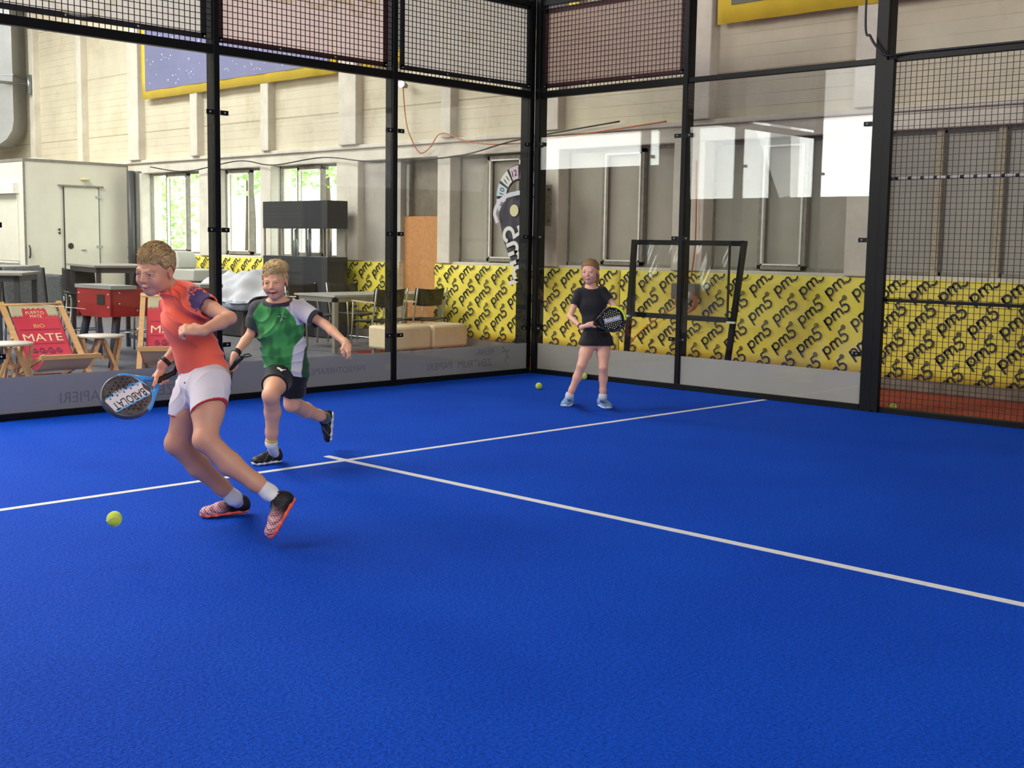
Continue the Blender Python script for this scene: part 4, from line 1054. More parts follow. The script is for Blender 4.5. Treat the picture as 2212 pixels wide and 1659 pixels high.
class Field:
    def __init__(s, lo, hi, h):
        s.h = h; s.lo = np.array(lo, float); n = np.ceil((np.array(hi) - s.lo) / h).astype(int) + 1
        s.ax = [s.lo[i] + np.arange(n[i]) * h for i in range(3)]; s.F = np.full(n, .15, np.float32)

    def win(s, lo, hi, pad):
        q = []
        for i in range(3):
            a = int(max(0, math.floor((lo[i] - pad - s.lo[i]) / s.h))); b = int(min(len(s.ax[i]), math.ceil((hi[i] + pad - s.lo[i]) / s.h) + 1)); q.append(slice(a, max(a + 1, b)))
        return q, (s.ax[0][q[0]][:, None, None], s.ax[1][q[1]][None, :, None], s.ax[2][q[2]][None, None, :])

    def put(s, fn, lo, hi, k, op='add', pad=None):
        q, (x, y, z) = s.win(lo, hi, (pad if pad is not None else k + 3 * s.h)); d = fn(x, y, z).astype(np.float32); f = s.F[q[0], q[1], q[2]]
        if op == 'add':
            h = np.maximum(k - np.abs(f - d), 0) / max(k, 1e-6); s.F[q[0], q[1], q[2]] = np.minimum(f, d) - h * h * k * .25
        else:
            d = -d; h = np.maximum(k - np.abs(f - d), 0) / max(k, 1e-6); s.F[q[0], q[1], q[2]] = np.maximum(f, d) + h * h * k * .25
        return s

    def cone(s, a, b, ra, rb, k=.02, op='add', flat=None):
        a = np.asarray(a, float); b = np.asarray(b, float); d = b - a; L2 = d @ d + 1e-12; R_ = max(ra, rb); fl = None if flat is None else (nrm(d) if flat is True else nrm(flat))

        def fn(x, y, z):
            px, py, pz = x - a[0], y - a[1], z - a[2]; t = np.clip((px * d[0] + py * d[1] + pz * d[2]) / L2, 0, 1)
            o = np.sqrt((px - t * d[0]) ** 2 + (py - t * d[1]) ** 2 + (pz - t * d[2]) ** 2) - (ra + (rb - ra) * t)
            if flat is None: return o
            return np.maximum(o, (x - b[0]) * fl[0] + (y - b[1]) * fl[1] + (z - b[2]) * fl[2])
        return s.put(fn, np.minimum(a, b) - R_, np.maximum(a, b) + R_, k, op)

    def chain(s, pts, rs, k=.02):
        for i in range(len(pts) - 1): s.cone(pts[i], pts[i + 1], rs[i], rs[i + 1], k)
        return s

    def tube(s, a, b, lat, ra, rb, k=.03, op='add'):
        """elliptic cone: ra, rb = (half width along lat, half depth)"""
        a = np.asarray(a, float); b = np.asarray(b, float); d = b - a; L = np.linalg.norm(d); u = d / L; l = nrm(lat - u * (u @ lat)); f = np.cross(u, l); R_ = max(*ra, *rb)

        def fn(x, y, z):
            px, py, pz = x - a[0], y - a[1], z - a[2]; w = px * u[0] + py * u[1] + pz * u[2]; t = np.clip(w / L, 0, 1)
            e = w - t * L; rx = ra[0] + (rb[0] - ra[0]) * t; ry = ra[1] + (rb[1] - ra[1]) * t; m_ = np.minimum(rx, ry)
            return (np.sqrt(((px * l[0] + py * l[1] + pz * l[2]) / rx) ** 2 + ((px * f[0] + py * f[1] + pz * f[2]) / ry) ** 2 + (e / m_) ** 2) - 1) * m_
        return s.put(fn, np.minimum(a, b) - R_, np.maximum(a, b) + R_, k, op)

    def ell(s, c, r, M=None, k=.02, op='add'):
        c = np.asarray(c, float); M = np.eye(3) if M is None else M; R_ = max(r)

        def fn(x, y, z):
            p = [(x - c[0]) * M[0, i] + (y - c[1]) * M[1, i] + (z - c[2]) * M[2, i] for i in range(3)]
            k0 = np.sqrt(sum((p[i] / r[i]) ** 2 for i in range(3))); k1 = np.sqrt(sum((p[i] / r[i] ** 2) ** 2 for i in range(3))) + 1e-6
            return k0 * (k0 - 1) / k1
        return s.put(fn, c - R_, c + R_, k, op)

    def cut(s, p, n, k=.004, lo=None, hi=None):
        """remove the side n points to"""
        p = np.asarray(p, float); n = nrm(n); lo = s.lo if lo is None else lo; hi = np.array([a[-1] for a in s.ax]) if hi is None else hi
        return s.put(lambda x, y, z: -((x - p[0]) * n[0] + (y - p[1]) * n[1] + (z - p[2]) * n[2]), lo, hi, k, 'sub', pad=0)

    def displace(s, fn):
        x, y, z = s.ax[0][:, None, None], s.ax[1][None, :, None], s.ax[2][None, None, :]
        s.F += np.where(np.abs(s.F) < .03, fn(x, y, z), 0).astype(np.float32); return s

    def mesh(s):
        F = s.F; h = s.h; N = F.shape; I = F < 0
        c = np.zeros(tuple(n - 1 for n in N), np.int8)
        for i in (0, 1):
            for j in (0, 1):
                for k in (0, 1): c += I[i:N[0] - 1 + i, j:N[1] - 1 + j, k:N[2] - 1 + k]
        A = np.argwhere((c > 0) & (c < 8)); idx = np.full(c.shape, -1, np.int32); idx[A[:, 0], A[:, 1], A[:, 2]] = np.arange(len(A))
        acc = np.zeros((len(A), 3)); cnt = np.zeros(len(A)); co = [(i, j, k) for i in (0, 1) for j in (0, 1) for k in (0, 1)]
        val = {q: F[A[:, 0] + q[0], A[:, 1] + q[1], A[:, 2] + q[2]].astype(float) for q in co}
        for q in co:
            for ax in range(3):
                if q[ax]: continue
                p = list(q); p[ax] = 1; p = tuple(p); a, b = val[q], val[p]; m_ = (a < 0) != (b < 0); t = np.where(m_, a / np.where(m_, a - b, 1), 0)
                v = np.array(q, float)[None, :].repeat(len(A), 0); v[:, ax] += t; acc += v * m_[:, None]; cnt += m_
        V = s.lo + (A + acc / cnt[:, None]) * h; Q = []
        for ax in range(3):
            o1, o2 = (ax + 1) % 3, (ax + 2) % 3; sl0 = [slice(None)] * 3; sl1 = [slice(None)] * 3; sl0[ax] = slice(0, N[ax] - 1); sl1[ax] = slice(1, N[ax])
            E = I[tuple(sl0)] != I[tuple(sl1)]; P = np.argwhere(E); P = P[(P[:, o1] > 0) & (P[:, o2] > 0) & (P[:, o1] < N[o1] - 1) & (P[:, o2] < N[o2] - 1)]
            inside = I[P[:, 0], P[:, 1], P[:, 2]]; g = []
            for d1, d2 in ((1, 1), (0, 1), (0, 0), (1, 0)):
                q = P.copy(); q[:, o1] -= d1; q[:, o2] -= d2; g.append(idx[q[:, 0], q[:, 1], q[:, 2]])
            g = np.array(g).T; g[~inside] = g[~inside][:, ::-1]; Q.append(g[(g >= 0).all(1)])
        return V, np.concatenate(Q)


def field_obj(name, F, mt, parent, org, color=None, label=None, raw=None):
    V, Q = raw if raw is not None else F.mesh(); me = bpy.data.meshes.new(name)
    me.vertices.add(len(V)); me.vertices.foreach_set('co', (V - np.array(org)).astype(np.float32).ravel())
    me.loops.add(Q.size); me.loops.foreach_set('vertex_index', Q.astype(np.int32).ravel()); me.polygons.add(len(Q))
    me.polygons.foreach_set('loop_start', np.arange(0, Q.size, 4, dtype=np.int32)); me.polygons.foreach_set('loop_total', np.full(len(Q), 4, np.int32))
    me.polygons.foreach_set('use_smooth', np.ones(len(Q), bool)); me.update(calc_edges=True); me.materials.append(mt)
    if color is not None:
        at_ = me.color_attributes.new('tint', 'FLOAT_COLOR', 'POINT'); C = np.ones((len(V), 4), np.float32); C[:, :3] = color(V); at_.data.foreach_set('color', C.ravel())
    o = bpy.data.objects.new(name, me); COL.objects.link(o)
    if parent is not None: o.parent = parent
    else: o.location = org
    if label: o['label'] = label
    return o


def tint_mat(name, rough=.6, sss=0., bump=0., bscale=80, sheen=0., spec=.4):
    M = mat(name, (200, 200, 200), rough, bump=bump, bscale=bscale, sheen=sheen, spec=spec, sss=sss)
    n = M.node_tree.nodes; l = M.node_tree.links; a = n.new('ShaderNodeVertexColor'); a.layer_name = 'tint'; l.new(a.outputs['Color'], n['Principled BSDF'].inputs['Base Color']); return M


SKIN = tint_mat('skin', .5, sss=.12, bump=.04, bscale=300)
CLOTH = tint_mat('jersey', .75, bump=.12, bscale=420, sheen=.15)
SHOE = tint_mat('shoe_material', .5, bump=.15, bscale=160)
HAIR = tint_mat('hair', .55, spec=.35)
EYE = mat('eye_white', (226, 222, 214), .2); IRIS = mat('iris', (70, 84, 92), .15); RUBBER = mat('black_rubber', (26, 26, 28), .55); DARK = mat('mouth_dark', (70, 26, 24), .6); TOOTH = mat('teeth', (236, 230, 216), .3)
lin = lambda c: np.array(srgb(*c)[:3])


def mixc(a, b, w): w = np.clip(w, 0, 1)[:, None]; return a * (1 - w) + b * w


def head_frame(c, fwd, up):
    f = nrm(fwd); u = np.asarray(up, float); u = nrm(u - f * (u @ f)); l = np.cross(u, f)     # l = the person's left
    return np.array(c, float), np.stack([l, f, u], 1)       # columns: local x (left), y (forward), z (up)


def add_head(F, c, M, s=1., smile=0.):
    g = lambda x, y, z: c + M @ (np.array((x, y, z)) * s)
    e = lambda p, r, k=.02, op='add': F.ell(g(*p), tuple(q * s for q in r), M, k * s, op)
    e((0, -.018, .032), (.072, .088, .080)); e((0, .024, -.026), (.052, .058, .074), .03)
    e((0, .052, -.080), (.017, .017, .016), .03)
    for x in (-1, 1):
        e((x * .034, .050, -.028), (.025, .026, .026), .022); e((x * .038, .004, -.056), (.013, .03, .022), .03)
        e((x * .030, .0900, .0055), (.0140, .0105, .0085), .016, 'sub')
        F.chain([g(x * .044, .065, .0035), g(x * .038, .0735, .0100), g(x * .029, .0775, .0118), g(x * .019, .0765, .0070)], [.0040 * s] * 4, .004 * s)
        F.chain([g(x * .043, .066, .001), g(x * .030, .0765, -.0052), g(x * .019, .0755, .002)], [.0036 * s] * 3, .005 * s)
        F.chain([g(x * .046, .062, .022), g(x * .032, .075, .025), g(x * .016, .078, .021)], [.002 * s, .002 * s, .002 * s], .014 * s)
        e((x * .0755, -.012, -.004), (.0065, .016, .026), .008); e((x * .080, -.006, -.001), (.005, .009, .016), .004, 'sub')
    F.chain([g(0, .0775, .014), g(0, .0850, -.006), g(0, .0935, -.0215)], [.0050 * s, .0055 * s, .0076 * s], .014 * s)
    for x in (-1, 1): e((x * .0078, .0860, -.0240), (.0058, .0065, .0050), .007)
    w = .0185 + .0125 * smile; zz = .0065 * smile
    F.chain([g(-w, .0705 - .004 * smile, -.0535 + zz), g(-.008, .0815, -.0500), g(0, .0825, -.0508), g(.008, .0815, -.0500), g(w, .0705 - .004 * smile, -.0535 + zz)], [.0024 * s, .0046 * s, .0044 * s, .0046 * s, .0024 * s], .004 * s)
    F.chain([g(-w * .85, .0712, -.0560 + zz), g(0, .0805, -.0615 - .005 * smile), g(w * .85, .0712, -.0560 + zz)], [.0026 * s, .0054 * s, .0026 * s], .004 * s)
    if smile:
        for x in (-1, 1): F.chain([g(x * .019, .076, -.030), g(x * (w + .007), .066, -.046)], [.0030 * s] * 2, .012 * s); e((x * .036, .058, -.026), (.018, .018, .015), .02)
    n_ = 5
    for i in range(n_):
        x = -w * .8 + w * 1.6 * i / (n_ - 1); e((x, .086, -.0560 - .002 * smile + zz * (x / w) ** 2), (.006, .014, .0012 + .0030 * smile * (1 - (x / w) ** 2)), .002, 'sub')


def head_color(c, M, s, base, lip, brow, smile=0):
    def fn(V, C):
        p = (V - c) @ M / s; x, y, z = p.T; ax = np.abs(x); near = (np.abs(p).max(1) < .13); zc = z + .0555 + .002 * smile - 7 * smile * x ** 2
        C = mixc(C, lin(lip), near * (y > .066) * np.exp(-((x / (.0205 + .0125 * smile)) ** 6)) * np.exp(-(zc / (.0078 + .002 * smile)) ** 4) * .62)
        C = mixc(C, lin((84, 30, 28)), near * (y > .055) * np.exp(-((x / (.018 + .0125 * smile)) ** 6)) * np.exp(-(zc / (.0012 + .0032 * smile)) ** 4) * (.6 + .35 * smile))
        C = mixc(C, lin(brow), near * (y > .05) * np.exp(-((ax - .031) / .0155) ** 4) * np.exp(-((z - .0268 + 7 * (ax - .033) ** 2) / .0034) ** 2) * .38)
        C = mixc(C, lin((212, 124, 108)), near * (y > .03) * np.exp(-((ax - .040) / .018) ** 2 - ((z + .028) / .018) ** 2) * .30)
        C = mixc(C, lin((206, 118, 98)), near * np.exp(-((x / .012) ** 2 + ((z + .024) / .012) ** 2)) * (y > .08) * .18)
        C = mixc(C, lin((206, 118, 98)), near * (ax > .071) * .30)
        C = mixc(C, lin((96, 62, 50)), near * (y > .058) * np.exp(-((ax - .030) / .0155) ** 4) * np.exp(-((z - .0088 + 9 * (ax - .030) ** 2) / .0020) ** 2) * .60)
        return C
    return fn


def eyes(c, M, s, parent, org, look=(0, 0), iris=None):
    for x in (-1, 1):
        p = c + M @ (np.array((x * .0300, .0650, .0032)) * s); d = nrm(M @ np.array((look[0], 1, look[1]))); b = MB().sphere(tuple(p), .0125 * s, 10)
        e = b.build('eye', EYE, parent, org)
        q = p + d * .0098 * s; b = MB().tube([tuple(q), tuple(q + d * .0030 * s)], [.0066 * s, .0054 * s], 14); i_ = b.build('iris', iris or IRIS, e, org)


def hair_cap(F, c, M, s, lift=.010, front=.064, slope=.72, back=0.0):
    g = lambda x, y, z: c + M @ (np.array((x, y, z)) * s)
    F.ell(g(0, -.020, .034), ((.073 + lift) * s, (.088 + lift) * s, (.080 + lift * 1.5) * s), M, .01)
    # trim along the hair line: forehead, temples, over the ears, nape
    F.cut(g(0, .080, front), M @ np.array((0, slope, -1.)), .010)
    for x in (-1, 1): F.ell(g(x * .060, .070, .026), (.022 * s, .035 * s, .034 * s), M, .012, 'sub'); F.ell(g(x * .086, -.006, -.008), (.020 * s, .024 * s, .032 * s), M, .008, 'sub')
    return F


def tufts(c, M, s, n, length, flow, seed, cols, lift=.010, rad=.0026, side=.35, line=.0):
    """short tapered locks growing from the scalp, shorter on the sides"""
    r = np.random.default_rng(seed); V = []; Q = []; C = []
    while len(V) < n * 12:
        d = nrm(r.normal(size=3)); p = np.array((0, -.020, .034)) + d * np.array((.073 + lift * .8, .088 + lift * .8, .080 + lift * 1.2))
        hl = .064 + (p[1] - .080) * .72
        if p[2] < hl + .006 + line: continue
        if abs(p[0]) > .05 and p[1] > .028 and p[2] < .075: continue
        if ((p[1] + .006) / .030) ** 2 + ((p[2] + .004) / .040) ** 2 < 1: continue
        t_ = min(1, max(0, (p[2] - .055) / .045)); nn = nrm(d / np.array((.08, .095, .09))); fl = flow(p, nn) + r.normal(size=3) * .13 + np.array((math.sin(p[0] * 160 + p[2] * 90), math.sin(p[1] * 140 + p[0] * 60), 0)) * .16; fl = nrm(fl - nn * (fl @ nn) * .85)
        L = length * (side + (1 - side) * t_) * r.uniform(.6, 1.3); w = nrm(np.cross(nn, fl)); k = len(V); col = cols[r.integers(len(cols))]
        for i, (a, rr) in enumerate(((0, 1.), (.35, .9), (.72, .6), (1., .10))):
            q = p - nn * .003 + fl * L * a + nn * (.007 * math.sin(a * 2.4)) * (L / .03)
            for th in (0, 2.09, 4.19):
                V.append(c + M @ ((q + (w * math.cos(th) + nn * math.sin(th)) * rad * rr) * s)); C.append(col * (1.0 + .15 * a))
        for i in range(3):
            for j in range(3): Q.append((k + i * 3 + j, k + i * 3 + (j + 1) % 3, k + (i + 1) * 3 + (j + 1) % 3, k + (i + 1) * 3 + j))
    return np.array(V), np.array(Q), np.array(C)


def hair_obj(name, parts, parent, org, label=None):
    Vs = np.concatenate([p[0] for p in parts]); k = 0; Qs = []
    for p in parts: Qs.append(p[1] + k); k += len(p[0])
    Cs = np.concatenate([p[2] for p in parts])
    return field_obj(name, None, HAIR, parent, org, color=lambda V: Cs, label=label, raw=(Vs, np.concatenate(Qs)))


def grip_hand(F, wrist, hc, axis, side, hr=.0165, turn=1, s=1., thumb=1, wr=.021):
    """hand closed round a handle: hc = handle point, axis = handle direction (towards the index finger), side = from handle to palm"""
    a = nrm(axis); sd = nrm(side - a * (a @ side)); o = np.cross(a, sd) * turn; palm = hc + sd * (hr + .012 * s)
    F.cone(wrist, palm - a * .008, wr * .92, .019 * s, .02); F.ell(palm, (.040 * s, .014 * s, .026 * s), np.stack([a, sd, o], 1), .015)
    fr = .0078 * s
    for i, off in enumerate((.027, .009, -.009, -.026)):
        rr = hr + fr * .8; e = (200, 215, 205, 185)[i]; pts = [hc + a * off * s + (sd * math.cos(math.radians(t)) + o * math.sin(math.radians(t))) * (rr + (.004 if j == 0 else 0)) for j, t in enumerate((20, 60, 100, 140, 170, e))]
        F.chain(pts, [fr * 1.25, fr * 1.15, fr * 1.08, fr, fr * .95, fr * .88], .004)
    rr = hr + fr * 1.1
    F.chain([palm + a * .010 * s - o * .010 * s, hc + a * .030 * s + (sd * .6 - o * .8) * rr * 1.1, hc + a * (.052 if thumb > 1 else .040) * s + (-sd * .1 - o) * rr, hc + a * (.070 if thumb > 1 else .046) * s + (-sd * .6 - o * .7) * rr], [.012 * s, .0105 * s, .0095 * s, .0082 * s], .008)


def free_hand(F, wrist, d, pn, curl=40, s=1., thumb=1, spread=.10, wr=.020):
    """palm from the wrist along d, pn = palm normal (fingers curl towards it), thumb = side of the thumb along cross(d, pn)"""
    d = nrm(d); pn = nrm(pn - d * (pn @ d)); w = np.cross(d, pn) * thumb; M = np.stack([d, w, pn], 1); pc = wrist + d * .040 * s
    F.cone(wrist - d * .01, pc, wr, .018 * s, .02); F.ell(pc + d * .006 * s, (.044 * s, .034 * s, .014 * s), M, .015)
    for i, (off, L) in enumerate(((.026, .060), (.009, .066), (-.009, .061), (-.025, .048))):
        p = wrist + d * .073 * s + w * off * s; a = math.radians(curl * .5); dir0 = nrm(d + w * off * spread * 20 * .1); pts = [p]; fr = .0078 * s
        for j, q in enumerate((.44, .31, .25)):
            a_ = math.radians(curl * (.55, 1.35, 2.0)[j]); p = p + (dir0 * math.cos(a_) + pn * math.sin(a_)) * L * q * s; pts.append(p)
        F.chain([wrist + d * .045 * s + w * off * .8 * s] + pts, [.010 * s, fr * 1.25, fr * 1.08, fr, fr * .85], .005)
    b = wrist + d * .018 * s + w * .024 * s
    F.chain([b, b + (d * .55 + w * .6 + pn * .3) * .030 * s, b + (d * .55 + w * .6 + pn * .3) * .030 * s + (d * .85 + w * .05 + pn * .5) * .026 * s, b + (d * .55 + w * .6 + pn * .3) * .030 * s + (d * .85 + w * .05 + pn * .5) * .026 * s + (d * .7 - w * .1 + pn * .7) * .022 * s], [.014 * s, .0115 * s, .0098 * s, .008 * s], .010)


def foot_frame(heel, toe, up):
    f = nrm(np.asarray(toe) - heel); u = nrm(np.asarray(up) - f * (f @ np.asarray(up))); return f, u, np.cross(f, u)


def shoe(heel, toe, up, parent, org, h, col, sole_rgb, laces_rgb, label, ankle, ankr=.034, lw=None, collar=.088):
    """heel and toe lie on the underside of the sole"""
    heel = np.array(heel, float); toe = np.array(toe, float); f, u, l = foot_frame(heel, toe, up); L = np.linalg.norm(toe - heel); g = lambda a, b, c: heel + f * a * L + l * b + u * c; M = np.stack([f, l, u], 1)
    lo = np.minimum(heel, toe) - .12; hi = np.maximum(heel, toe) + .14; F = Field(lo, hi, h)
    F.tube(g(.16, 0, .040), g(.86, 0, .028), l, (.034, .034), (.034, .022), .02); F.ell(g(.72, 0, .028), (L * .27, .042, .028), M, .02); F.ell(g(.13, 0, .045), (L * .135, .033, .042), M, .02)
    F.cone(g(.20, 0, .05), g(.22, 0, collar), .036, .034, .02); F.cone(g(.34, 0, .055), g(.60, 0, .042), .032, .030, .02)
    F.cone(g(.22, 0, collar - .02), g(.20, 0, collar + .10), .0305, .034, .004, 'sub')
    F.cut(g(0, 0, .010), -u, .004)
    o = field_obj('shoe', F, SHOE, parent, org, color=lambda V: col(((V - heel) @ f) / L, (V - heel) @ l, (V - heel) @ u), label=label)
    S = Field(lo, hi, h)
    pts = [(.08, .030), (.25, .031), (.45, .033), (.70, .043), (.86, .037), (.95, .022)]
    for i in range(len(pts) - 1):
        a, b = pts[i], pts[i + 1]; S.tube(g(a[0], 0, .0125), g(b[0], 0, .0125 + .004 * (b[0] > .9)), l, (a[1], .0125), (b[1], .0125), .012)
    S.cut(g(0, 0, -.0005), -u, .002)
    field_obj('sole', S, mat('sole_%d_%d_%d' % sole_rgb, sole_rgb, .55), o, org)
    b = MB()
    for i in range(5):
        a = .36 + .065 * i; zt = .084 - .095 * (a - .36); b.tube([tuple(g(a, -.022, zt - .011)), tuple(g(a + .01, 0, zt)), tuple(g(a, .022, zt - .011))], .0024, 6)
        b.tube([tuple(g(a, .018, zt - .008)), tuple(g(a + .06, -.018, zt - .012))], .0022, 6)
    for s_ in (-1, 1): b.tube([tuple(g(.37, 0, .084)), tuple(g(.36, s_ * .014, .090)), tuple(g(.40, s_ * .026, .084)), tuple(g(.42, s_ * .022, .076))], .0020, 6)
    b.build('laces', mat('lace_%d' % laces_rgb[0], laces_rgb, .8), o, org)
    return o


def racket(name, tip, butt, face, label, style):
    """padel racket: tip and butt are the two ends, face = direction its printed side looks"""
    tip = np.array(tip, float); butt = np.array(butt, float); yv = nrm(tip - butt); L = np.linalg.norm(tip - butt); zv = nrm(face - yv * (face @ yv)); xv = np.cross(yv, zv); s = L / .455
    c = butt + yv * .32 * s; root = empty(name, tuple(c), label, 'racket'); root.matrix_world = Matrix(((xv[0] * s, yv[0] * s, zv[0] * s, c[0]), (xv[1] * s, yv[1] * s, zv[1] * s, c[1]), (xv[2] * s, yv[2] * s, zv[2] * s, c[2]), (0, 0, 0, 1)))
    T = .018; n = 48
    ov = lambda k=1., e=0: [((.128 * k + e) * math.cos(t), (.137 * k + e) * math.sin(t) * (1 if math.sin(t) > 0 else .96)) for t in (2 * PI * i / n for i in range(n))]
    MB().prism(ov(.955), (0, 0, -T * .9), (1, 0, 0), (0, 1, 0), (0, 0, 1), T * 1.8).build('face', style['face'], root)
    b = MB(); p = ov(.975)
    b.tube([(x, y, 0) for x, y in p], .0105, 10, closed=True); b2 = MB(); fr = b.build('frame', style['frame'], root); fr.scale = (1, 1, 1.75)
    b = MB()
    for s_ in (-1, 1): b.tube([(s_ * .088, -.098, 0), (s_ * .052, -.145, 0), (s_ * .020, -.188, 0)], [.0135, .0135, .013], 10)
    b.tube([(-.035, -.135, 0), (.035, -.135, 0)], .009, 8); b.build('throat', style['throat'], root)
    b = MB().tube([(0, -.180, 0), (0, -.195, 0), (0, -.30, 0), (0, -.315, 0), (0, -.32, 0)], [.013, .0155, .0160, .0195, .017], 12); gp = b.build('grip', RUBBER, root)
    b = MB()
    for k in range(9): b.tube([(.0165 * math.cos(t), -.20 - .012 * k - .012 * t / 6.28, .0165 * math.sin(t)) for t in (2 * PI * i / 10 for i in range(11))], .0012, 4)
    b.build('grip_wrap', BKC, gp)
    b = MB()
    for i in range(-4, 5):
        for j in range(-4, 5):
            x = i * .024 + (.012 if j % 2 else 0); y = j * .022 + style.get('dy', 0)
            if (x / .104) ** 2 + (y / .112) ** 2 < 1 and not style['skip'](x, y):
                for z in (T * .9 + .0006, -T * .9 - .0006): b.tube([(x, y, z - .0006), (x, y, z + .0006)], .0052, 10)
    b.build('holes', style['hole'], root)
    for mt, polys in style['bands']:
        b = MB()
        for q in polys: b.prism(q, (0, 0, T * .9), (1, 0, 0), (0, 1, 0), (0, 0, 1), .0012)
        b.build('band_print', mt, root)
    for mt, body, size, o, u, v, fit in style['text']:
        b = MB(); put_text(b, body, size, (*o, T * .9 + .0016), (*u, 0), (*v, 0), (0, 0, 1), .0008, bold=True, fit=fit); b.build('lettering', mt, root)
    return root


def band(p, axis, r, w, t, n=20):
    """ring of rectangular section round a limb"""
    a = nrm(axis); u = nrm(np.cross(a, (.3, .2, 1))); v = np.cross(a, u); b = MB(); vs = []
    for k in range(n):
        q = u * math.cos(2 * PI * k / n) + v * math.sin(2 * PI * k / n)
        vs += [p + q * r - a * w / 2, p + q * r + a * w / 2, p + q * (r + t) + a * w * .45, p + q * (r + t) - a * w * .45]
    b.add(vs, [(k * 4 + j, k * 4 + (j + 1) % 4, ((k + 1) % n) * 4 + (j + 1) % 4, ((k + 1) % n) * 4 + j) for k in range(n) for j in range(4)], True); return b


def wr(f, amp, seed):
    """cloth folds: soft long ripples whose strength wanders over the cloth"""
    r = np.random.default_rng(seed); ws = [(nrm(d + r.normal(size=3) * .15), fr * r.uniform(.85, 1.15), r.uniform(0, 6), a, nrm(r.normal(size=3))) for d, fr, a in f]

    def fn(x, y, z):
        o = 0
        for d, fr, ph, a, m_ in ws:
            s_ = np.sin((x * d[0] + y * d[1] + z * d[2]) * fr + ph + 1.6 * np.sin(z * 8 + x * 10 + ph) + .5 * np.sin(x * 27 - z * 21 + ph))
            k_ = np.clip(.15 + .95 * np.sin((x * m_[0] + y * m_[1] + z * m_[2]) * 15 + ph * 2), 0, 1); o = o + a * k_ * (.25 - 1.7 * (1 - np.abs(s_)) ** 2.2)
        return o * amp
    return fn


def sm(v, e=.0022): return np.clip(v / e * .5 + .5, 0, 1)


def leg(F, pts, rs, k=.03): F.chain(pts, rs, k)


SK1 = lin((214, 158, 130)); SK2 = lin((222, 168, 136)); SK3 = lin((224, 172, 148))
# =================================================================== boy in orange
H = .0036
org1 = G3(500, 1125)
hc, HM = head_frame(A3(334, 585, 5.70), -R3 * .34 + T3 * .90 - Z3 * .26, Z3 + R3 * .10 - T3 * .05); HS = 1.05
nb = A3(377, 632, 5.82)
Lsh, Rsh = A3(424, 650, 5.70), A3(374, 656, 5.99)
T0, T1, T2, T3_ = A3(399, 650, 5.85), A3(400, 694, 5.86), A3(424, 758, 5.90), A3(447, 812, 5.94)
Lel, Lwr = A3(497, 687, 5.60), A3(436, 715, 5.44)
Rel, Rwr = A3(396, 742, 6.10), A3(351, 787, 6.06)
Lhp, Rhp = A3(454, 828, 5.86), A3(427, 830, 6.01)
Lkn, Rkn = A3(444, 950, 5.76), A3(382, 958, 6.02)
Lcf, Rcf = A3(497, 1002, 5.80), A3(430, 1008, 6.09)
Lan, Ran = A3(582, 1064, 5.84), A3(506, 1076, 6.17)
LAT = nrm(R3 * .45 + T3 * .89)
tip = A3(229, 881, 5.84); butt = A3(377, 803, 6.12); hax = nrm(tip - butt); hnd = butt + (tip - butt) * .20
F = Field(np.array((A3(275, 800, 5.9)[0], min(Lwr[1], Lan[1]) - .25, -.02)), np.array((A3(665, 800, 5.9)[0], Ran[1] + .22, A3(330, 500, 5.7)[2])), H)
F.tube(T0, T1, LAT, (.088, .070), (.122, .085), .05); F.tube(T1, T2, LAT, (.120, .086), (.102, .078), .04); F.tube(T2, T3_, LAT, (.100, .078), (.118, .092), .04)
F.cone(nb, hc + HM @ np.array((0, -.028, -.045)) * HS, .050, .046, .035); add_head(F, hc, HM, HS, 0)
for sh, el, w_ in ((Lsh, Lel, Lwr), (Rsh, Rel, Rwr)):
    F.cone(T0, sh, .058, .043, .05); F.chain([sh, sh * .5 + el * .5, el, el * .65 + w_ * .35, w_], [.040, .035, .0295, .032, .0205], .012)
for hp, kn, cf, an in ((Lhp, Lkn, Lcf, Lan), (Rhp, Rkn, Rcf, Ran)):
    F.cone(T3_, hp, .09, .085, .05); F.chain([hp, hp * .5 + kn * .5, kn, cf, cf * .35 + an * .65, an], [.086, .074, .053, .053, .040, .033], .025)
F.ell(Lkn - R3 * .012 + T3 * .008, (.036, .034, .040), None, .03); F.ell(Rkn - R3 * .012 + T3 * .008, (.036, .034, .040), None, .03)
free_hand(F, Lwr, -R3 * .93 + T3 * .25 + Z3 * .10, -Z3 * .75 - T3 * .55, 78, .98, -1)
grip_hand(F, Rwr, hnd, hax, Z3 * .75 - T3 * .55 + R3 * .1, .0165, 1, .95, 2)
hcol = head_color(hc, HM, HS, SK1, (186, 92, 84), (132, 100, 70))


def skin1(V):
    C = np.tile(SK1, (len(V), 1)); C = mixc(C, lin((196, 112, 92)), np.exp(-(np.linalg.norm(V - Lkn, axis=1) / .06) ** 2) * .25); C = mixc(C, lin((196, 112, 92)), np.exp(-(np.linalg.norm(V - Rkn, axis=1) / .06) ** 2) * .25)
    return hcol(V, C)


P1 = field_obj('person', F, SKIN, None, org1, skin1); place(P1, org1)
tag(P1, 'boy in an orange shirt and white shorts running left with a blue and black racket', 'person', 'children playing on the court')
eyes(hc, HM, HS, P1, org1, (.0, -.30))
cols = [lin((200, 170, 126)), lin((176, 146, 104)), lin((214, 188, 144)), lin((156, 126, 90))]
HF = Field(hc - .17, hc + .17, .003); hair_cap(HF, hc, HM, HS, .004, .068); v_, q_ = HF.mesh()
flow = lambda p, n: nrm(np.array((.25, .9 if p[2] > .08 else -.5, .1 if p[2] > .08 else -.8)))
cap = (v_, q_, np.tile(lin((132, 104, 74)), (len(v_), 1)))
hair_obj('hair', [cap, tufts(hc, HM, HS, 6500, .032, flow, 4, cols, .007, rad=.0017)], P1, org1, 'short dark blond hair swept forward')
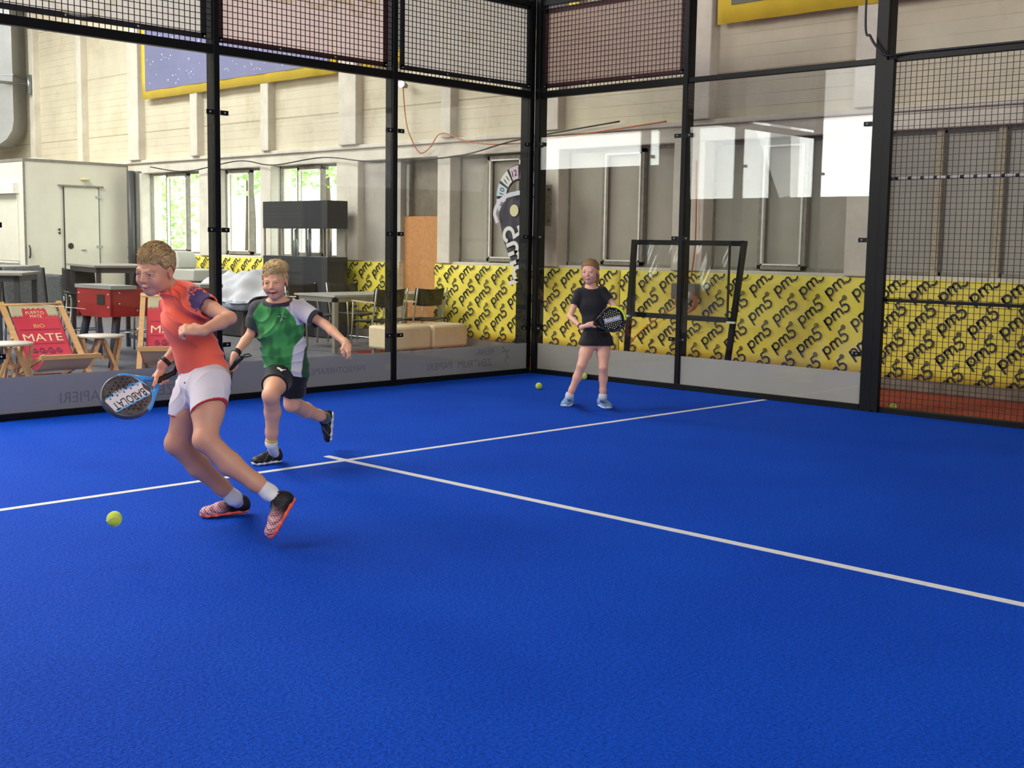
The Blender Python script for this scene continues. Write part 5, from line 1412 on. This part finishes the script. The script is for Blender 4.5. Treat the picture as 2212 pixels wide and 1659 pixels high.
# shirt
S = Field(np.array((A3(330, 700, 5.9)[0], Lel[1] - .12, A3(430, 830, 5.9)[2])), np.array((A3(520, 700, 5.9)[0], Rel[1] + .15, A3(380, 575, 5.8)[2])), .0028)
q = .015
S.tube(T0 + Z3 * .01, T1, LAT, (.094, .078), (.132, .100), .05); S.tube(T1, T2, LAT, (.131, .100), (.120, .100), .05); dn = nrm(T3_ - T2); S.tube(T2, T3_ + dn * .01, LAT, (.120, .100), (.136, .116), .04)
S.cone(T0, nb + (hc - nb) * .28, .064, .054, .03)
for sh, el in ((Lsh, Lel), (Rsh, Rel)): S.cone(T0, sh, .072, .056, .05); S.cone(sh, sh * .62 + el * .38, .055, .057, .02, flat=True)
S.displace(wr([(np.array((.35, .1, .95)), 30, .9), (np.array((.6, 0, .8)), 24, .8), (np.array((.7, .1, .7)), 44, .5)], .0080, 1))
S.cone(Lsh * .76 + Lel * .24, Lel, .046, .056, .003, 'sub')
hq = A3(450, 805, 5.9); hn = R3 * .26 - Z3 * .965; S.cut(hq, hn, .004)
cq = A3(368, 616, 5.80); cn = nrm(-R3 * .55 + Z3 * .80 + T3 * .25); S.cut(cq, cn, .004, cq - .12, cq + .14); S.cone(nb, nb + (hc - nb) * 1.2, .049, .052, .003, 'sub')


def shirt1(V):
    C = np.tile(lin((255, 106, 80)), (len(V), 1)); c0 = A3(433, 636, 5.64); d = V - c0
    u, w = d @ R3, d[:, 2]; nz = .012 * np.sin(u * 160 + w * 60) + .010 * np.sin(w * 190 - u * 70) + .008 * np.sin((u + w) * 330)
    m1 = (np.sqrt((u / .056) ** 2 + ((w + .028) / .045) ** 2) + nz * 9 < 1); m2 = (np.sqrt(((u + .020) / .044) ** 2 + ((w - .035) / .048) ** 2) + nz * 16 < 1); fr = V[:, 1] < T0[1] + .02
    stripe = (np.sin((u * .6 + w) * 230 + nz * 200) > .1) & (w > -.004)
    return mixc(C, lin((66, 44, 96)), ((m1 | (m2 & ~stripe)) & fr).astype(float))


field_obj('t_shirt', S, CLOTH, P1, org1, shirt1, 'orange sports shirt with a dark purple pattern on the sleeve')
# shorts
S = Field(np.array((A3(355, 900, 5.9)[0], Lkn[1] - .12, A3(400, 925, 5.9)[2])), np.array((A3(515, 900, 5.9)[0], Rkn[1] + .16, A3(440, 752, 5.9)[2])), .0036)
S.tube(T3_ * .25 + T2 * .75, T3_ - Z3 * .03, LAT, (.106, .088), (.124, .106), .04)
mc = (Lhp + Rhp) / 2; S.cone(mc + T3 * .02, mc - Z3 * .05 + T3 * .01, .105, .085, .04)
Lh, Rh = A3(451, 884, 5.80), A3(394, 897, 6.03)
for hp, hmq in ((Lhp, Lh), (Rhp, Rh)): S.cone(hp, hmq, .098, .086, .03, flat=nrm(hmq - hp + R3 * .05))
S.displace(wr([(np.array((.7, .2, .7)), 55, .7), (np.array((-.5, 0, .85)), 42, .6), (np.array((.9, .3, .1)), 75, .35)], .0052, 3))
dirs = []
for hp, kn, hmq in ((Lhp, Lkn, Lh), (Rhp, Rkn, Rh)):
    d = nrm(kn - hp + R3 * (.10 if hp is Lhp else .02)); dirs.append((hmq, d)); S.cone(hmq - d * .012, hmq + d * .05, .073, .077, .003, 'sub')
S.cut(T3_ * .36 + T2 * .64, -dn + R3 * .0, .004)


def shorts1(V):
    C = np.tile(lin((224, 216, 222)), (len(V), 1)); m_ = np.zeros(len(V))
    for (h0, d), s_ in zip(dirs, (0, 1)):
        near = np.linalg.norm(V - h0, axis=1) < .12; m_ = np.maximum(m_, near * (((V - h0) @ nrm(h0 - (Lhp if s_ == 0 else Rhp) + R3 * .05)) > -.0065))
    return mixc(C, lin((196, 44, 52)), m_)


sh_ = field_obj('shorts', S, CLOTH, P1, org1, shorts1, 'white shorts with red hem piping')
pk = A3(399, 827, 5.80); MB().sphere(tuple(pk), .004, 5).build('button', DARK, sh_, org1)
# watch
d = nrm(Rwr - Rel); b = band(Rwr - d * .022, d, .0235, .022, .005); w_ = b.build('wrist_watch', RUBBER, P1, org1); b = MB(); c_ = Rwr - d * .022 - R3 * .026 + T3 * .006; b.sphere(tuple(c_), (.006, .014, .014), 8); b.build('watch_case', mat('watch_case', (60, 60, 64), .2), w_, org1)
# socks and shoes
def sock(an, foot, r0, mt_rgb, label, P, org, top=None, toprgb=None, L_=.06):
    """sock from above the ankle down into the shoe"""
    F_ = Field(np.minimum(an, foot) - .12, np.maximum(an, foot) + .12, .0032); u = nrm(top - an); F_.cone(an + u * L_, an, r0 + .0055, r0 + .0045, .01); F_.cone(an, foot, r0 + .0045, .030, .02); F_.cut(an + u * (L_ - .004), u, .003)
    F_.displace(wr([(u, 150, 1.), (R3 + Z3, 60, .5)], .0010, 5))
    cf_ = (lambda V: mixc(np.tile(lin(mt_rgb), (len(V), 1)), lin(toprgb), (((V - an) @ u) > L_ - .020).astype(float))) if toprgb else (lambda V: np.tile(lin(mt_rgb), (len(V), 1)))
    return field_obj('sock', F_, CLOTH, P, org, cf_, label)


def shoe1(a, l, u):
    n_ = np.sin(a * 70 + l * 240) * np.sin(u * 260 + a * 44) + .6 * np.sin(a * 120 - u * 300); base = np.tile(lin((24, 20, 28)), (len(a), 1)); pt = mixc(np.tile(lin((228, 170, 180)), (len(a), 1)), lin((86, 28, 52)), sm(n_ - .12, .5))
    return mixc(base, pt, sm(a - .52 + .10 * n_, .10))


rh, rt = G3(541, 1106, .012), G3(431, 1119, .001)
lh, lt = A3(641, 1077, 5.80), A3(588, 1167, 5.66)
lup = nrm(-R3 * .86 + Z3 * .30 + T3 * .38)
sock(Ran, (rh * .75 + rt * .25) + Z3 * .055, .033, (232, 232, 236), 'white ankle sock', P1, org1, Rcf)
f_, u_, _ = foot_frame(lh, lt, lup); sock(Lan, (lh * .78 + lt * .22) + u_ * .05, .033, (232, 232, 236), 'white ankle sock', P1, org1, Lcf)
shoe(rh, rt, Z3, P1, org1, .0032, shoe1, (255, 106, 78), (20, 18, 24), 'black and pink sports shoe flat on the turf', Ran)
shoe(lh, lt, lup, P1, org1, .0032, shoe1, (255, 106, 78), (20, 18, 24), 'black and pink sports shoe pushing off on its toe', Lan)
W = lambda p: BAS @ p
K = lambda n, c, r=.5: mat(n, c, r)
st1 = dict(face=mat('racket_black', (44, 44, 48), .35, rgb2=(96, 96, 100), vscale=26), frame=K('racket_rim', (70, 74, 80), .25), throat=K('racket_blue', (62, 150, 226), .35), hole=K('hole_black', (10, 10, 12)), skip=lambda x, y: abs(x + .012) < .034 and y > -.14, dy=.004,
           bands=[(K('band_blue', (110, 180, 232)), [[(-.058, -.108), (-.048, -.108), (-.048, .122), (-.058, .112)], [(.030, -.108), (.040, -.108), (.040, .112), (.030, .122)], [(-.02, -.128), (.092, -.09), (.062, -.118), (.02, -.13)]]), (K('band_white', (214, 214, 222)), [[(-.048, -.112), (-.008, -.098), (.030, -.112), (.030, .124), (-.048, .118)]])],
           text=[(K('txt_black', (12, 12, 14)), 'BABOLAT', .05, (-.003, .006), (0, 1), (-1.35, 0), .20), (K('txt_blue', (80, 170, 230)), 'AIR', .034, (.052, -.055), (0, 1), (-1, 0), .06), (K('txt_white', (226, 226, 230)), 'VIPER', .026, (.050, .030), (0, 1), (-1, 0), .075)])
fn_ = nrm(np.cross(hax, np.cross(T3 * .9 + Z3 * .3, hax)))
racket('padel_racket', W(tip), W(butt), W(fn_), 'blue and black padel racket held low by the boy in orange', st1)
r1_ = COL.objects['padel_racket']; b = MB(); b.tube([(.1290 * math.cos(t), .1345 * math.sin(t), 0) for t in [-.25 - 1.1 * i / 14 for i in range(15)]], .0125, 10); o = b.build('rim_guard', K('racket_blue', (62, 150, 226), .35), r1_); o.scale = (1, 1, 1.55)
b = MB(); b.tube([(.1290 * math.cos(t), .1345 * math.sin(t), 0) for t in [3.4 + 1.0 * i / 14 for i in range(15)]], .0125, 10); o = b.build('rim_guard', K('racket_blue', (62, 150, 226), .35), r1_); o.scale = (1, 1, 1.55)
# straps at the butt of the handle
b = MB(); bq = butt
for k_, (dx, dz) in enumerate(((.022, .014), (.030, -.002), (.016, .028))): b.tube([tuple(W(bq)), tuple(W(bq + R3 * dx * .6 + Z3 * (dz + .012))), tuple(W(bq + R3 * dx + Z3 * dz))], [.008, .007, .006], 8)
b.build('wrist_loop', RUBBER, COL.objects['padel_racket'], (0, 0, 0)).matrix_parent_inverse = COL.objects['padel_racket'].matrix_world.inverted()

# =================================================================== boy in green
H = .0038
org2 = G3(600, 1000)
hc, HM = head_frame(A3(593, 610, 7.42), T3 * .99 - R3 * .02 - Z3 * .10, Z3 - R3 * .05 - T3 * .02); HS = .97
nb = A3(600, 656, 7.50)
Lsh, Rsh = A3(643, 666, 7.50), A3(558, 668, 7.50)
T0, T1, T2, T3_ = A3(601, 668, 7.53), A3(604, 705, 7.55), A3(613, 755, 7.60), A3(620, 798, 7.64)
Lel, Lwr = A3(703, 702, 7.42), A3(747, 741, 7.30)
Rel, Rwr = A3(541, 722, 7.56), A3(508, 765, 7.44)
Lhp, Rhp = A3(635, 808, 7.66), A3(604, 808, 7.60)
Rkn, Rcf, Ran = A3(585, 854, 7.36), A3(589, 890, 7.46), A3(586, 957, 7.56)
Lkn, Lcf, Lan = A3(631, 872, 7.72), A3(660, 886, 7.95), A3(703, 903, 8.16)
LAT = nrm(R3 * .98 - T3 * .1)
F = Field(np.array((A3(495, 800, 7.4)[0], Lwr[1] - .25, -.02)), np.array((A3(768, 800, 7.5)[0], Lan[1] + .28, A3(590, 552, 7.4)[2])), H)
F.tube(T0, T1, LAT, (.095, .070), (.118, .082), .05); F.tube(T1, T2, LAT, (.116, .082), (.100, .076), .04); F.tube(T2, T3_, LAT, (.100, .076), (.110, .085), .04)
F.cone(nb, hc + HM @ np.array((0, -.028, -.045)) * HS, .047, .045, .035); add_head(F, hc, HM, HS, 1.)
for sh, el, w_ in ((Lsh, Lel, Lwr), (Rsh, Rel, Rwr)):
    F.cone(T0, sh, .052, .040, .05); F.chain([sh, sh * .5 + el * .5, el, el * .65 + w_ * .35, w_], [.037, .032, .0275, .029, .0190], .012)
for hp, kn, cf, an in ((Lhp, Lkn, Lcf, Lan), (Rhp, Rkn, Rcf, Ran)):
    F.cone(T3_, hp, .085, .080, .05); F.chain([hp, hp * .5 + kn * .5, kn, cf, cf * .35 + an * .65, an], [.080, .067, .049, .048, .036, .030], .025)
free_hand(F, Lwr, R3 * .48 - Z3 * .62 + T3 * .45, -R3 * .35 - Z3 * .45 - T3 * .55, 62, .92, -1)
hnd2 = Rwr + np.array((.008, .0, -.075)); tip2 = A3(430, 862, 7.50); butt2 = A3(522, 772, 7.42); hax2 = nrm(tip2 - butt2); hnd2 = butt2 + hax2 * .085
grip_hand(F, Rwr, hnd2, hax2, -R3 * .75 + Z3 * .30 + T3 * .3, .0165, 1, .90, 1)
hcol2 = head_color(hc, HM, HS, SK2, (176, 84, 78), (178, 146, 102), 1.); knc = Rkn


def skin2(V):
    C = np.tile(SK2, (len(V), 1)); C = mixc(C, lin((200, 116, 92)), np.exp(-(np.linalg.norm(V - knc, axis=1) / .05) ** 2) * .25); return hcol2(V, C)


P2 = field_obj('person', F, SKIN, None, org2, skin2); place(P2, org2)
tag(P2, 'smiling blond boy in a green and white jersey and black shorts running behind', 'person', 'children playing on the court')
eyes(hc, HM, HS, P2, org2, (-.25, -.10))
b = MB(); tp = hc + HM @ np.array((0, .0700, -.0545)) * HS; b.sphere(tuple(tp), (.0190, .006, .0036), 8); b.build('teeth', TOOTH, P2, org2)
cols = [lin((214, 188, 138)), lin((226, 204, 158)), lin((196, 166, 118)), lin((178, 148, 104))]
HF = Field(hc - .17, hc + .17, .0032); hair_cap(HF, hc, HM, HS, .004, .067); v_, q_ = HF.mesh()
flow = lambda p, n: nrm(np.array((.3 + p[0] * 6, .55 if p[1] > 0 else -.2, .45 if p[2] > .06 else -.7)))
hair_obj('hair', [(v_, q_, np.tile(lin((176, 148, 104)), (len(v_), 1))), tufts(hc, HM, HS, 6000, .034, flow, 9, cols, .008, rad=.0018, side=.4)], P2, org2, 'short tousled blond hair')
S = Field(np.array((A3(530, 700, 7.5)[0], T0[1] - .24, A3(600, 830, 7.6)[2])), np.array((A3(700, 700, 7.5)[0], T0[1] + .28, A3(600, 640, 7.5)[2])), .0030)
S.tube(T0, T1, LAT, (.098, .076), (.130, .098), .05); S.tube(T1, T2, LAT, (.130, .098), (.130, .102), .05); S.tube(T2, T3_ + (T3_ - T2) * .3, LAT, (.130, .102), (.138, .114), .04)
S.cone(T0, nb, .064, .056, .03)
for sh, el in ((Lsh, Lel), (Rsh, Rel)): S.cone(T0, sh, .068, .053, .05); S.cone(sh, sh * .30 + el * .70, .052, .058, .02, flat=True)
S.displace(wr([(np.array((.75, .2, -.65)), 26, .9), (np.array((.9, 0, -.3)), 20, .8), (np.array((.6, .1, -.7)), 46, .5)], .0085, 7))
for sh, el in ((Lsh, Lel), (Rsh, Rel)):
    d = nrm(el - sh); e_ = sh * .30 + el * .70; S.cone(e_ - d * .030, el + d * .05, .047, .052, .003, 'sub')
dn = nrm(T3_ - T2); hq = A3(620, 806, 7.62); hn = nrm(-Z3 - R3 * .22); S.cut(hq, hn, .004)
S.cut(nb + Z3 * .026, Z3 + T3 * .38, .004, nb - .13, nb + .13); S.cone(nb - Z3 * .01, nb + Z3 * .1, .047, .050, .003, 'sub')


def jersey2(V):
    c0 = A3(605, 700, 7.55); d = V - c0; u = d @ R3; w = d[:, 2]; yy = V[:, 1]
    g = np.tile(lin((72, 160, 82)), (len(V), 1)); patch = np.sin(u * 30 + w * 22) + .5 * np.sin(w * 70 - u * 40) + .4 * np.sin(u * 120); g = mixc(g, lin((40, 112, 56)), 1 / (1 + np.exp(-4 * (patch - .3))))
    lx = np.interp(w, [-.06, -.026, .063, .14], [-.118, -.126, -.150, -.098]); C = mixc(g, lin((58, 54, 62)), sm(lx - u) * (w > -.2))
    ds = sm(lx - u) * (w < .03) * ((np.sin(u * 300) * np.sin(w * 300)) > .2); C = mixc(C, lin((36, 84, 48)), ds)
    rx = np.interp(w, [.02, .049, .129], [.112, .104, .030]); C = mixc(C, lin((214, 208, 214)), sm(u - rx) * (w > .0))
    sx_ = np.interp(w, [-.30, -.244, -.138, -.075], [.074, .078, .094, .142]); C = mixc(C, lin((214, 210, 216)), sm(u - sx_) * sm(-.06 - w)); C = mixc(C, lin((30, 78, 42)), sm(u - sx_ - .060) * sm(-.06 - w))
    C = mixc(C, lin((46, 42, 56)), sm((V - (nb + Z3 * .026)) @ nrm(Z3 + T3 * .38) + .017) * (np.linalg.norm(V - nb, axis=1) < .095))
    dl = nrm(Lel - Lsh); C = mixc(C, lin((34, 34, 48)), sm((V - (Lsh * .30 + Lel * .70)) @ dl + .030) * (np.linalg.norm(V - (Lsh * .30 + Lel * .70), axis=1) < .085))
    return C


js = field_obj('jersey_shirt', S, CLOTH, P2, org2, jersey2, 'green jersey with one grey shoulder and a white sleeve')
# small white crest on the chest
b = MB(); cq = A3(616, 683, 7.0); cp = np.array((cq[0], 0, cq[2]));
py_ = T1[1] - .1105
for pts in ([(-.028, .0), (-.008, .004)], [(.008, .004), (.028, .0)], [(0, .028), (.003, 0), (-.006, -.03)], [(-.010, -.024), (0, -.004), (.010, -.026)]): ribbon(b, pts, .0035, (T1[0] + .034, py_, A3(616, 683, 7.5)[2]), (1, 0, 0), (0, 0, 1), (0, -1, 0), .002)
b.build('crest_print', mat('crest_print', (150, 190, 150), .7), js, org2)
S = Field(np.array((A3(560, 800, 7.5)[0], Rkn[1] - .06, A3(600, 880, 7.5)[2])), np.array((A3(680, 800, 7.6)[0], Lkn[1] + .16, A3(600, 762, 7.5)[2])), .0038)
S.tube(T2 * .7 + T3_ * .3, T3_ - Z3 * .03, LAT, (.106, .088), (.120, .100), .04)
e1 = Rhp * .42 + Rkn * .58; e2 = Lhp * .30 + Lkn * .70
S.cone(Rhp, e1, .092, .082, .03, flat=True); S.cone(Lhp, e2, .088, .078, .03, flat=True); S.displace(wr([(np.array((.7, .2, .7)), 60, .7), (np.array((-.5, 0, .85)), 44, .6)], .0032, 8))
for e_, a_, b_ in ((e1, Rhp, Rkn), (e2, Lhp, Lkn)):
    d = nrm(b_ - a_); S.cone(e_ - d * .03, e_ + d * .05, .070, .074, .003, 'sub')
S.cut(T2 * .6 + T3_ * .4, -dn, .004)
so = field_obj('shorts', S, CLOTH, P2, org2, lambda V: np.tile(lin((13, 13, 16)), (len(V), 1)), 'black shorts with a small white leaping cat emblem')
b = MB(); o = A3(612, 807, 7.42); dq = nrm(e1 - Rhp)
cat = [(-.030, .012), (-.024, .018), (-.014, .016), (-.004, .008), (.006, .002), (.014, .004), (.024, .010), (.028, .009), (.016, -.002), (.010, -.008), (.006, -.016), (.008, -.021), (-.001, -.020), (-.004, -.012), (-.012, -.006), (-.020, -.002), (-.028, .004)]
en = nrm(T3 * .5 + Z3 * .8 + R3 * .2 - dq * ((T3 * .5 + Z3 * .8 + R3 * .2) @ dq)); eu = nrm(R3 - en * (R3 @ en)); ev = np.cross(en, -eu) * -1; ev = ev if ev[2] > 0 else -ev
b.prism(cat, tuple(e1 * .66 + Rhp * .34 + en * .0925 + eu * .018), tuple(eu), tuple(ev), tuple(en), .003); b.build('emblem_print', mat('emblem_white', (232, 230, 226), .6), so, org2)
d = nrm(Rwr - Rel); band(Rwr - d * .015, d, .0225, .030, .005).build('wrist_band', RUBBER, P2, org2)
blk = lambda a, l, u: mixc(np.tile(lin((22, 22, 25)), (len(a), 1)), lin((120, 122, 126)), ((np.abs(np.sin(a * 11 + u * 55)) < .10) & (a > .25) & (a < .75) & (np.abs(l) > .018)).astype(float))
rh, rt = G3(607, 998, .001), G3(545, 1006, .001)
sock(Ran, rh * .78 + rt * .22 + Z3 * .055, .030, (230, 228, 222), 'white sock with a yellow top', P2, org2, Rcf, (216, 178, 72), .038)
shoe(rh, rt, Z3, P2, org2, .0034, blk, (222, 220, 216), (150, 150, 150), 'black sports shoe planted on the turf', Ran)
lh, lt = A3(722, 888, 8.24), A3(716, 955, 8.30); lup = nrm(-R3 * .92 + Z3 * .15 + T3 * .30)
f_, u_, _ = foot_frame(lh, lt, lup); sock(Lan, lh * .78 + lt * .22 + u_ * .05, .030, (36, 104, 104), 'teal sock', P2, org2, Lcf, (110, 40, 60), .045)
shoe(lh, lt, lup, P2, org2, .0034, blk, (222, 220, 216), (30, 30, 32), 'black sports shoe lifted behind on its toe', Lan)
st2 = dict(face=K('racket_dark', (34, 34, 38), .4), frame=K('racket_dark_rim', (28, 28, 32), .35), throat=K('racket_dark_rim', (28, 28, 32)), hole=K('hole_black', (10, 10, 12)), skip=lambda x, y: False, bands=[], text=[])
racket('padel_racket', W(tip2), W(butt2), W(nrm(np.cross(hax2, np.cross(T3, hax2)))), 'black padel racket held by the boy in green, mostly hidden behind white shorts', st2)
b = MB(); b.tube([tuple(W(butt2)), tuple(W(butt2 + R3 * .02 + Z3 * .018)), tuple(W(butt2 + R3 * .045 + Z3 * .022)), tuple(W(butt2 + R3 * .060 + Z3 * .010)), tuple(W(butt2 + R3 * .04 + Z3 * .006)), tuple(W(butt2 + R3 * .01))], .0045, 8)
o = b.build('wrist_loop', RUBBER, COL.objects['padel_racket.001'], (0, 0, 0)); o.matrix_parent_inverse = COL.objects['padel_racket.001'].matrix_world.inverted()

# =================================================================== girl in black
H = .0040
org3 = G3(1264, 888)
hc, HM = head_frame(A3(1274, 588, 10.38), T3 * .93 - R3 * .30 - Z3 * .05, Z3 - R3 * .03); HS = .94
nb = A3(1275, 622, 10.42)
Rsh, Lsh = A3(1251, 634, 10.42), A3(1301, 630, 10.42)
T0, T1, T2, T3_ = A3(1276, 634, 10.43), A3(1279, 658, 10.43), A3(1284, 698, 10.43), A3(1288, 730, 10.44)
Rel, Rwr = A3(1231, 684, 10.40), A3(1256, 707, 10.22)
Lel, Lwr = A3(1334, 668, 10.38), A3(1348, 689, 10.18)
Rhp, Lhp = A3(1273, 738, 10.44), A3(1303, 738, 10.44)
Rkn, Rcf, Ran = A3(1256, 790, 10.37), A3(1247, 815, 10.40), A3(1230, 855, 10.44)
Lkn, Lcf, Lan = A3(1303, 794, 10.39), A3(1303, 818, 10.43), A3(1302, 857, 10.45)
LAT = R3
F = Field(np.array((A3(1215, 800, 10.4)[0], Rwr[1] - .24, -.02)), np.array((A3(1360, 800, 10.4)[0], Lan[1] + .20, A3(1270, 553, 10.4)[2])), H)
F.tube(T0, T1, LAT, (.078, .056), (.094, .068), .05); F.tube(T1, T2, LAT, (.094, .068), (.080, .060), .04); F.tube(T2, T3_, LAT, (.080, .060), (.098, .074), .04)
F.cone(nb - Z3 * .02, hc + HM @ np.array((0, -.025, -.045)) * HS, .040, .037, .03); add_head(F, hc, HM, HS, 0)
for sh, el, w_ in ((Lsh, Lel, Lwr), (Rsh, Rel, Rwr)):
    F.cone(T0, sh, .043, .034, .05); F.chain([sh, sh * .5 + el * .5, el, el * .65 + w_ * .35, w_], [.030, .0255, .022, .0235, .0165], .012)
for hp, kn, cf, an in ((Lhp, Lkn, Lcf, Lan), (Rhp, Rkn, Rcf, Ran)):
    F.cone(T3_, hp, .068, .068, .05); F.chain([hp, hp * .5 + kn * .5, kn, cf, cf * .35 + an * .65, an], [.064, .053, .0365, .0360, .0265, .0235], .02)
butt3 = A3(1262, 706, 10.22); tip3 = A3(1350, 683, 10.08); hax3 = nrm(tip3 - butt3); hnd3 = butt3 + hax3 * .06
grip_hand(F, Rwr, hnd3, hax3, -T3 * .2 + Z3 * .1 - R3 * .3 + T3 * .7, .0165, -1, .88, 1)
free_hand(F, Lwr, -Z3 * .85 - R3 * .35 + T3 * .1, -R3 * .9 + Z3 * .25, 55, .88, 1)
hcol3 = head_color(hc, HM, HS, SK3, (188, 96, 92), (128, 96, 72)); k3 = (Rkn, Lkn)


def skin3(V):
    C = np.tile(SK3, (len(V), 1))
    for k_ in k3: C = mixc(C, lin((200, 120, 104)), np.exp(-(np.linalg.norm(V - k_, axis=1) / .05) ** 2) * .25)
    return hcol3(V, C)


P3 = field_obj('person', F, SKIN, None, org3, skin3); place(P3, org3)
tag(P3, 'girl in black shirt and shorts standing with a racket near the right glass wall', 'person', 'children playing on the court')
eyes(hc, HM, HS, P3, org3, (0, 0))
cols = [lin((128, 96, 66)), lin((146, 112, 78)), lin((108, 80, 56)), lin((164, 128, 92))]
HF = Field(hc - .2, hc + .17, .0032); g = lambda x, y, z: hc + HM @ (np.array((x, y, z)) * HS)
HF.ell(g(0, -.020, .034), (.0775 * HS, .0935 * HS, .0855 * HS), HM, .01); HF.cut(g(0, .083, .072), HM @ np.array((0, .66, -1.)), .008)
for x in (-1, 1): HF.ell(g(x * .046, .080, .020), (.034, .034, .046), HM, .012, 'sub')
HF.chain([g(.01, -.10, .0), g(.03, -.115, -.03), g(.040, -.10, -.085), g(.045, -.085, -.12)], [.026, .026, .020, .008], .015); HF.cone(g(-.070, -.02, -.02), g(-.066, -.01, -.075), .010, .006, .01)
HF.displace(lambda x, y, z: .0016 * np.sin(x * 420 + 30 * z) + .0010 * np.sin(y * 500 + x * 90)); v_, q_ = HF.mesh()
nn = np.sin(((v_ - hc) @ HM)[:, 0] * 700 + ((v_ - hc) @ HM)[:, 2] * 200)[:, None] * .5 + .5
flow = lambda p, n: nrm(np.array((p[0] * 6, -1., -.25)))
hair_obj('hair', [(v_, q_, cols[0] * (1 - nn) + cols[1] * nn), tufts(hc, HM, HS, 900, .040, flow, 5, cols, .002, rad=.0012, side=.8, line=.008)], P3, org3, 'light brown hair tied back with a centre parting')
S = Field(np.array((A3(1225, 700, 10.4)[0], T0[1] - .2, A3(1280, 735, 10.4)[2])), np.array((A3(1335, 700, 10.4)[0], T0[1] + .2, A3(1280, 610, 10.4)[2])), .0038)
S.tube(T0, T1, LAT, (.084, .064), (.104, .080), .05); S.tube(T1, T2, LAT, (.104, .080), (.092, .076), .05); S.tube(T2, T3_ - Z3 * .03, LAT, (.092, .076), (.108, .096), .04); S.cone(T0, nb - Z3 * .01, .050, .046, .03)
for sh, el in ((Lsh, Lel), (Rsh, Rel)): S.cone(T0, sh, .054, .042, .05); S.cone(sh, sh * .5 + el * .5, .042, .042, .02, flat=True)
S.displace(wr([(np.array((.55, .2, .8)), 50, .8), (np.array((.85, 0, -.5)), 36, .6)], .0028, 11))
for sh, el in ((Lsh, Lel), (Rsh, Rel)):
    d = nrm(el - sh); e_ = sh * .5 + el * .5; S.cone(e_ - d * .025, el, .034, .040, .003, 'sub')
S.cut(T2 * .05 + T3_ * .95, -Z3, .004); S.cut(nb + Z3 * .016, Z3 + T3 * .45, .004, nb - .1, nb + .1); S.cone(nb - Z3 * .02, nb + Z3 * .1, .041, .046, .003, 'sub')
field_obj('t_shirt', S, CLOTH, P3, org3, lambda V: np.tile(lin((15, 17, 27)), (len(V), 1)), 'black short sleeved shirt')
S = Field(np.array((A3(1235, 700, 10.4)[0], T0[1] - .2, A3(1280, 775, 10.4)[2])), np.array((A3(1345, 700, 10.4)[0], T0[1] + .22, A3(1280, 705, 10.4)[2])), .0038)
S.tube(T2 * .45 + T3_ * .55, T3_ - Z3 * .02, LAT, (.108, .096), (.118, .106), .04)
e1, e2 = Rhp * .84 + Rkn * .16 - R3 * .002, Lhp * .84 + Lkn * .16 + R3 * .006
S.cone(Rhp, e1, .084, .086, .03); S.cone(Lhp, e2, .084, .088, .03); S.displace(wr([(np.array((.95, .2, .1)), 70, .9), (np.array((-.5, 0, .85)), 44, .4)], .0030, 12))
S.cut(e1 * .5 + e2 * .5 + Z3 * .006, -Z3, .004)
for e_ in (e1, e2): S.cone(e_ + Z3 * .015, e_ - Z3 * .06, .071, .074, .003, 'sub')
S.cut(T2 * .45 + T3_ * .55, Z3, .004)
field_obj('shorts', S, CLOTH, P3, org3, lambda V: np.tile(lin((9, 9, 12)), (len(V), 1)), 'loose black shorts')
d = nrm(Rwr - Rel); band(Rwr - d * .02, d, .019, .022, .005).build('wrist_band', RUBBER, P3, org3)
blue = lambda a, l, u: mixc(np.tile(lin((126, 166, 196)), (len(a), 1)), lin((226, 234, 238)), ((np.abs(np.sin(a * 9 + u * 40)) < .13) & (np.abs(l) > .016) & (a > .3) & (a < .7)).astype(float))
for an, cf, h_, t_, lb in ((Ran, Rcf, G3(1232, 873), G3(1206, 887), 'light blue sports shoe, toe pointing left'), (Lan, Lcf, G3(1296, 877), G3(1327, 889), 'light blue sports shoe, toe pointing right')):
    dd = nrm(t_ - h_); t_ = h_ + dd * .225; h_ = h_ + Z3 * .001; t_ = t_ + Z3 * .001
    sock(an, h_ * .8 + t_ * .2 + Z3 * .055, .027, (206, 208, 214), 'short sock', P3, org3, cf, None, .028); shoe(h_, t_, Z3, P3, org3, .0036, blue, (232, 232, 236), (60, 74, 96), lb, an)
st3 = dict(face=K('racket_gloss_black', (20, 20, 24), .25), frame=K('racket_dark_rim', (28, 28, 32)), throat=K('racket_dark_rim', (28, 28, 32)), hole=K('hole_pale', (200, 196, 150)), skip=lambda x, y: abs(x - .0) < .008, dy=0,
           bands=[(K('band_grey', (120, 126, 142)), [[(-.026, -.09), (.024, -.09), (.024, .098), (-.026, .098)]])], text=[(K('txt_white', (226, 226, 230)), 'Babolat', .05, (.012, .004), (0, 1), (-1, 0), .16)])
r_ = racket('padel_racket', W(tip3), W(butt3), W(nrm(np.cross(hax3, np.cross(T3 + Z3 * .1, hax3)))), 'black and lime padel racket held in both hands by the girl', st3)
b = MB(); b.tube([(.1285 * math.cos(t), .1340 * math.sin(t), 0) for t in [1.25 + 1.75 * i / 20 for i in range(21)]], .0135, 10); o = b.build('rim_guard', K('racket_lime', (196, 222, 40), .35), r_); o.scale = (1, 1, 1.45)
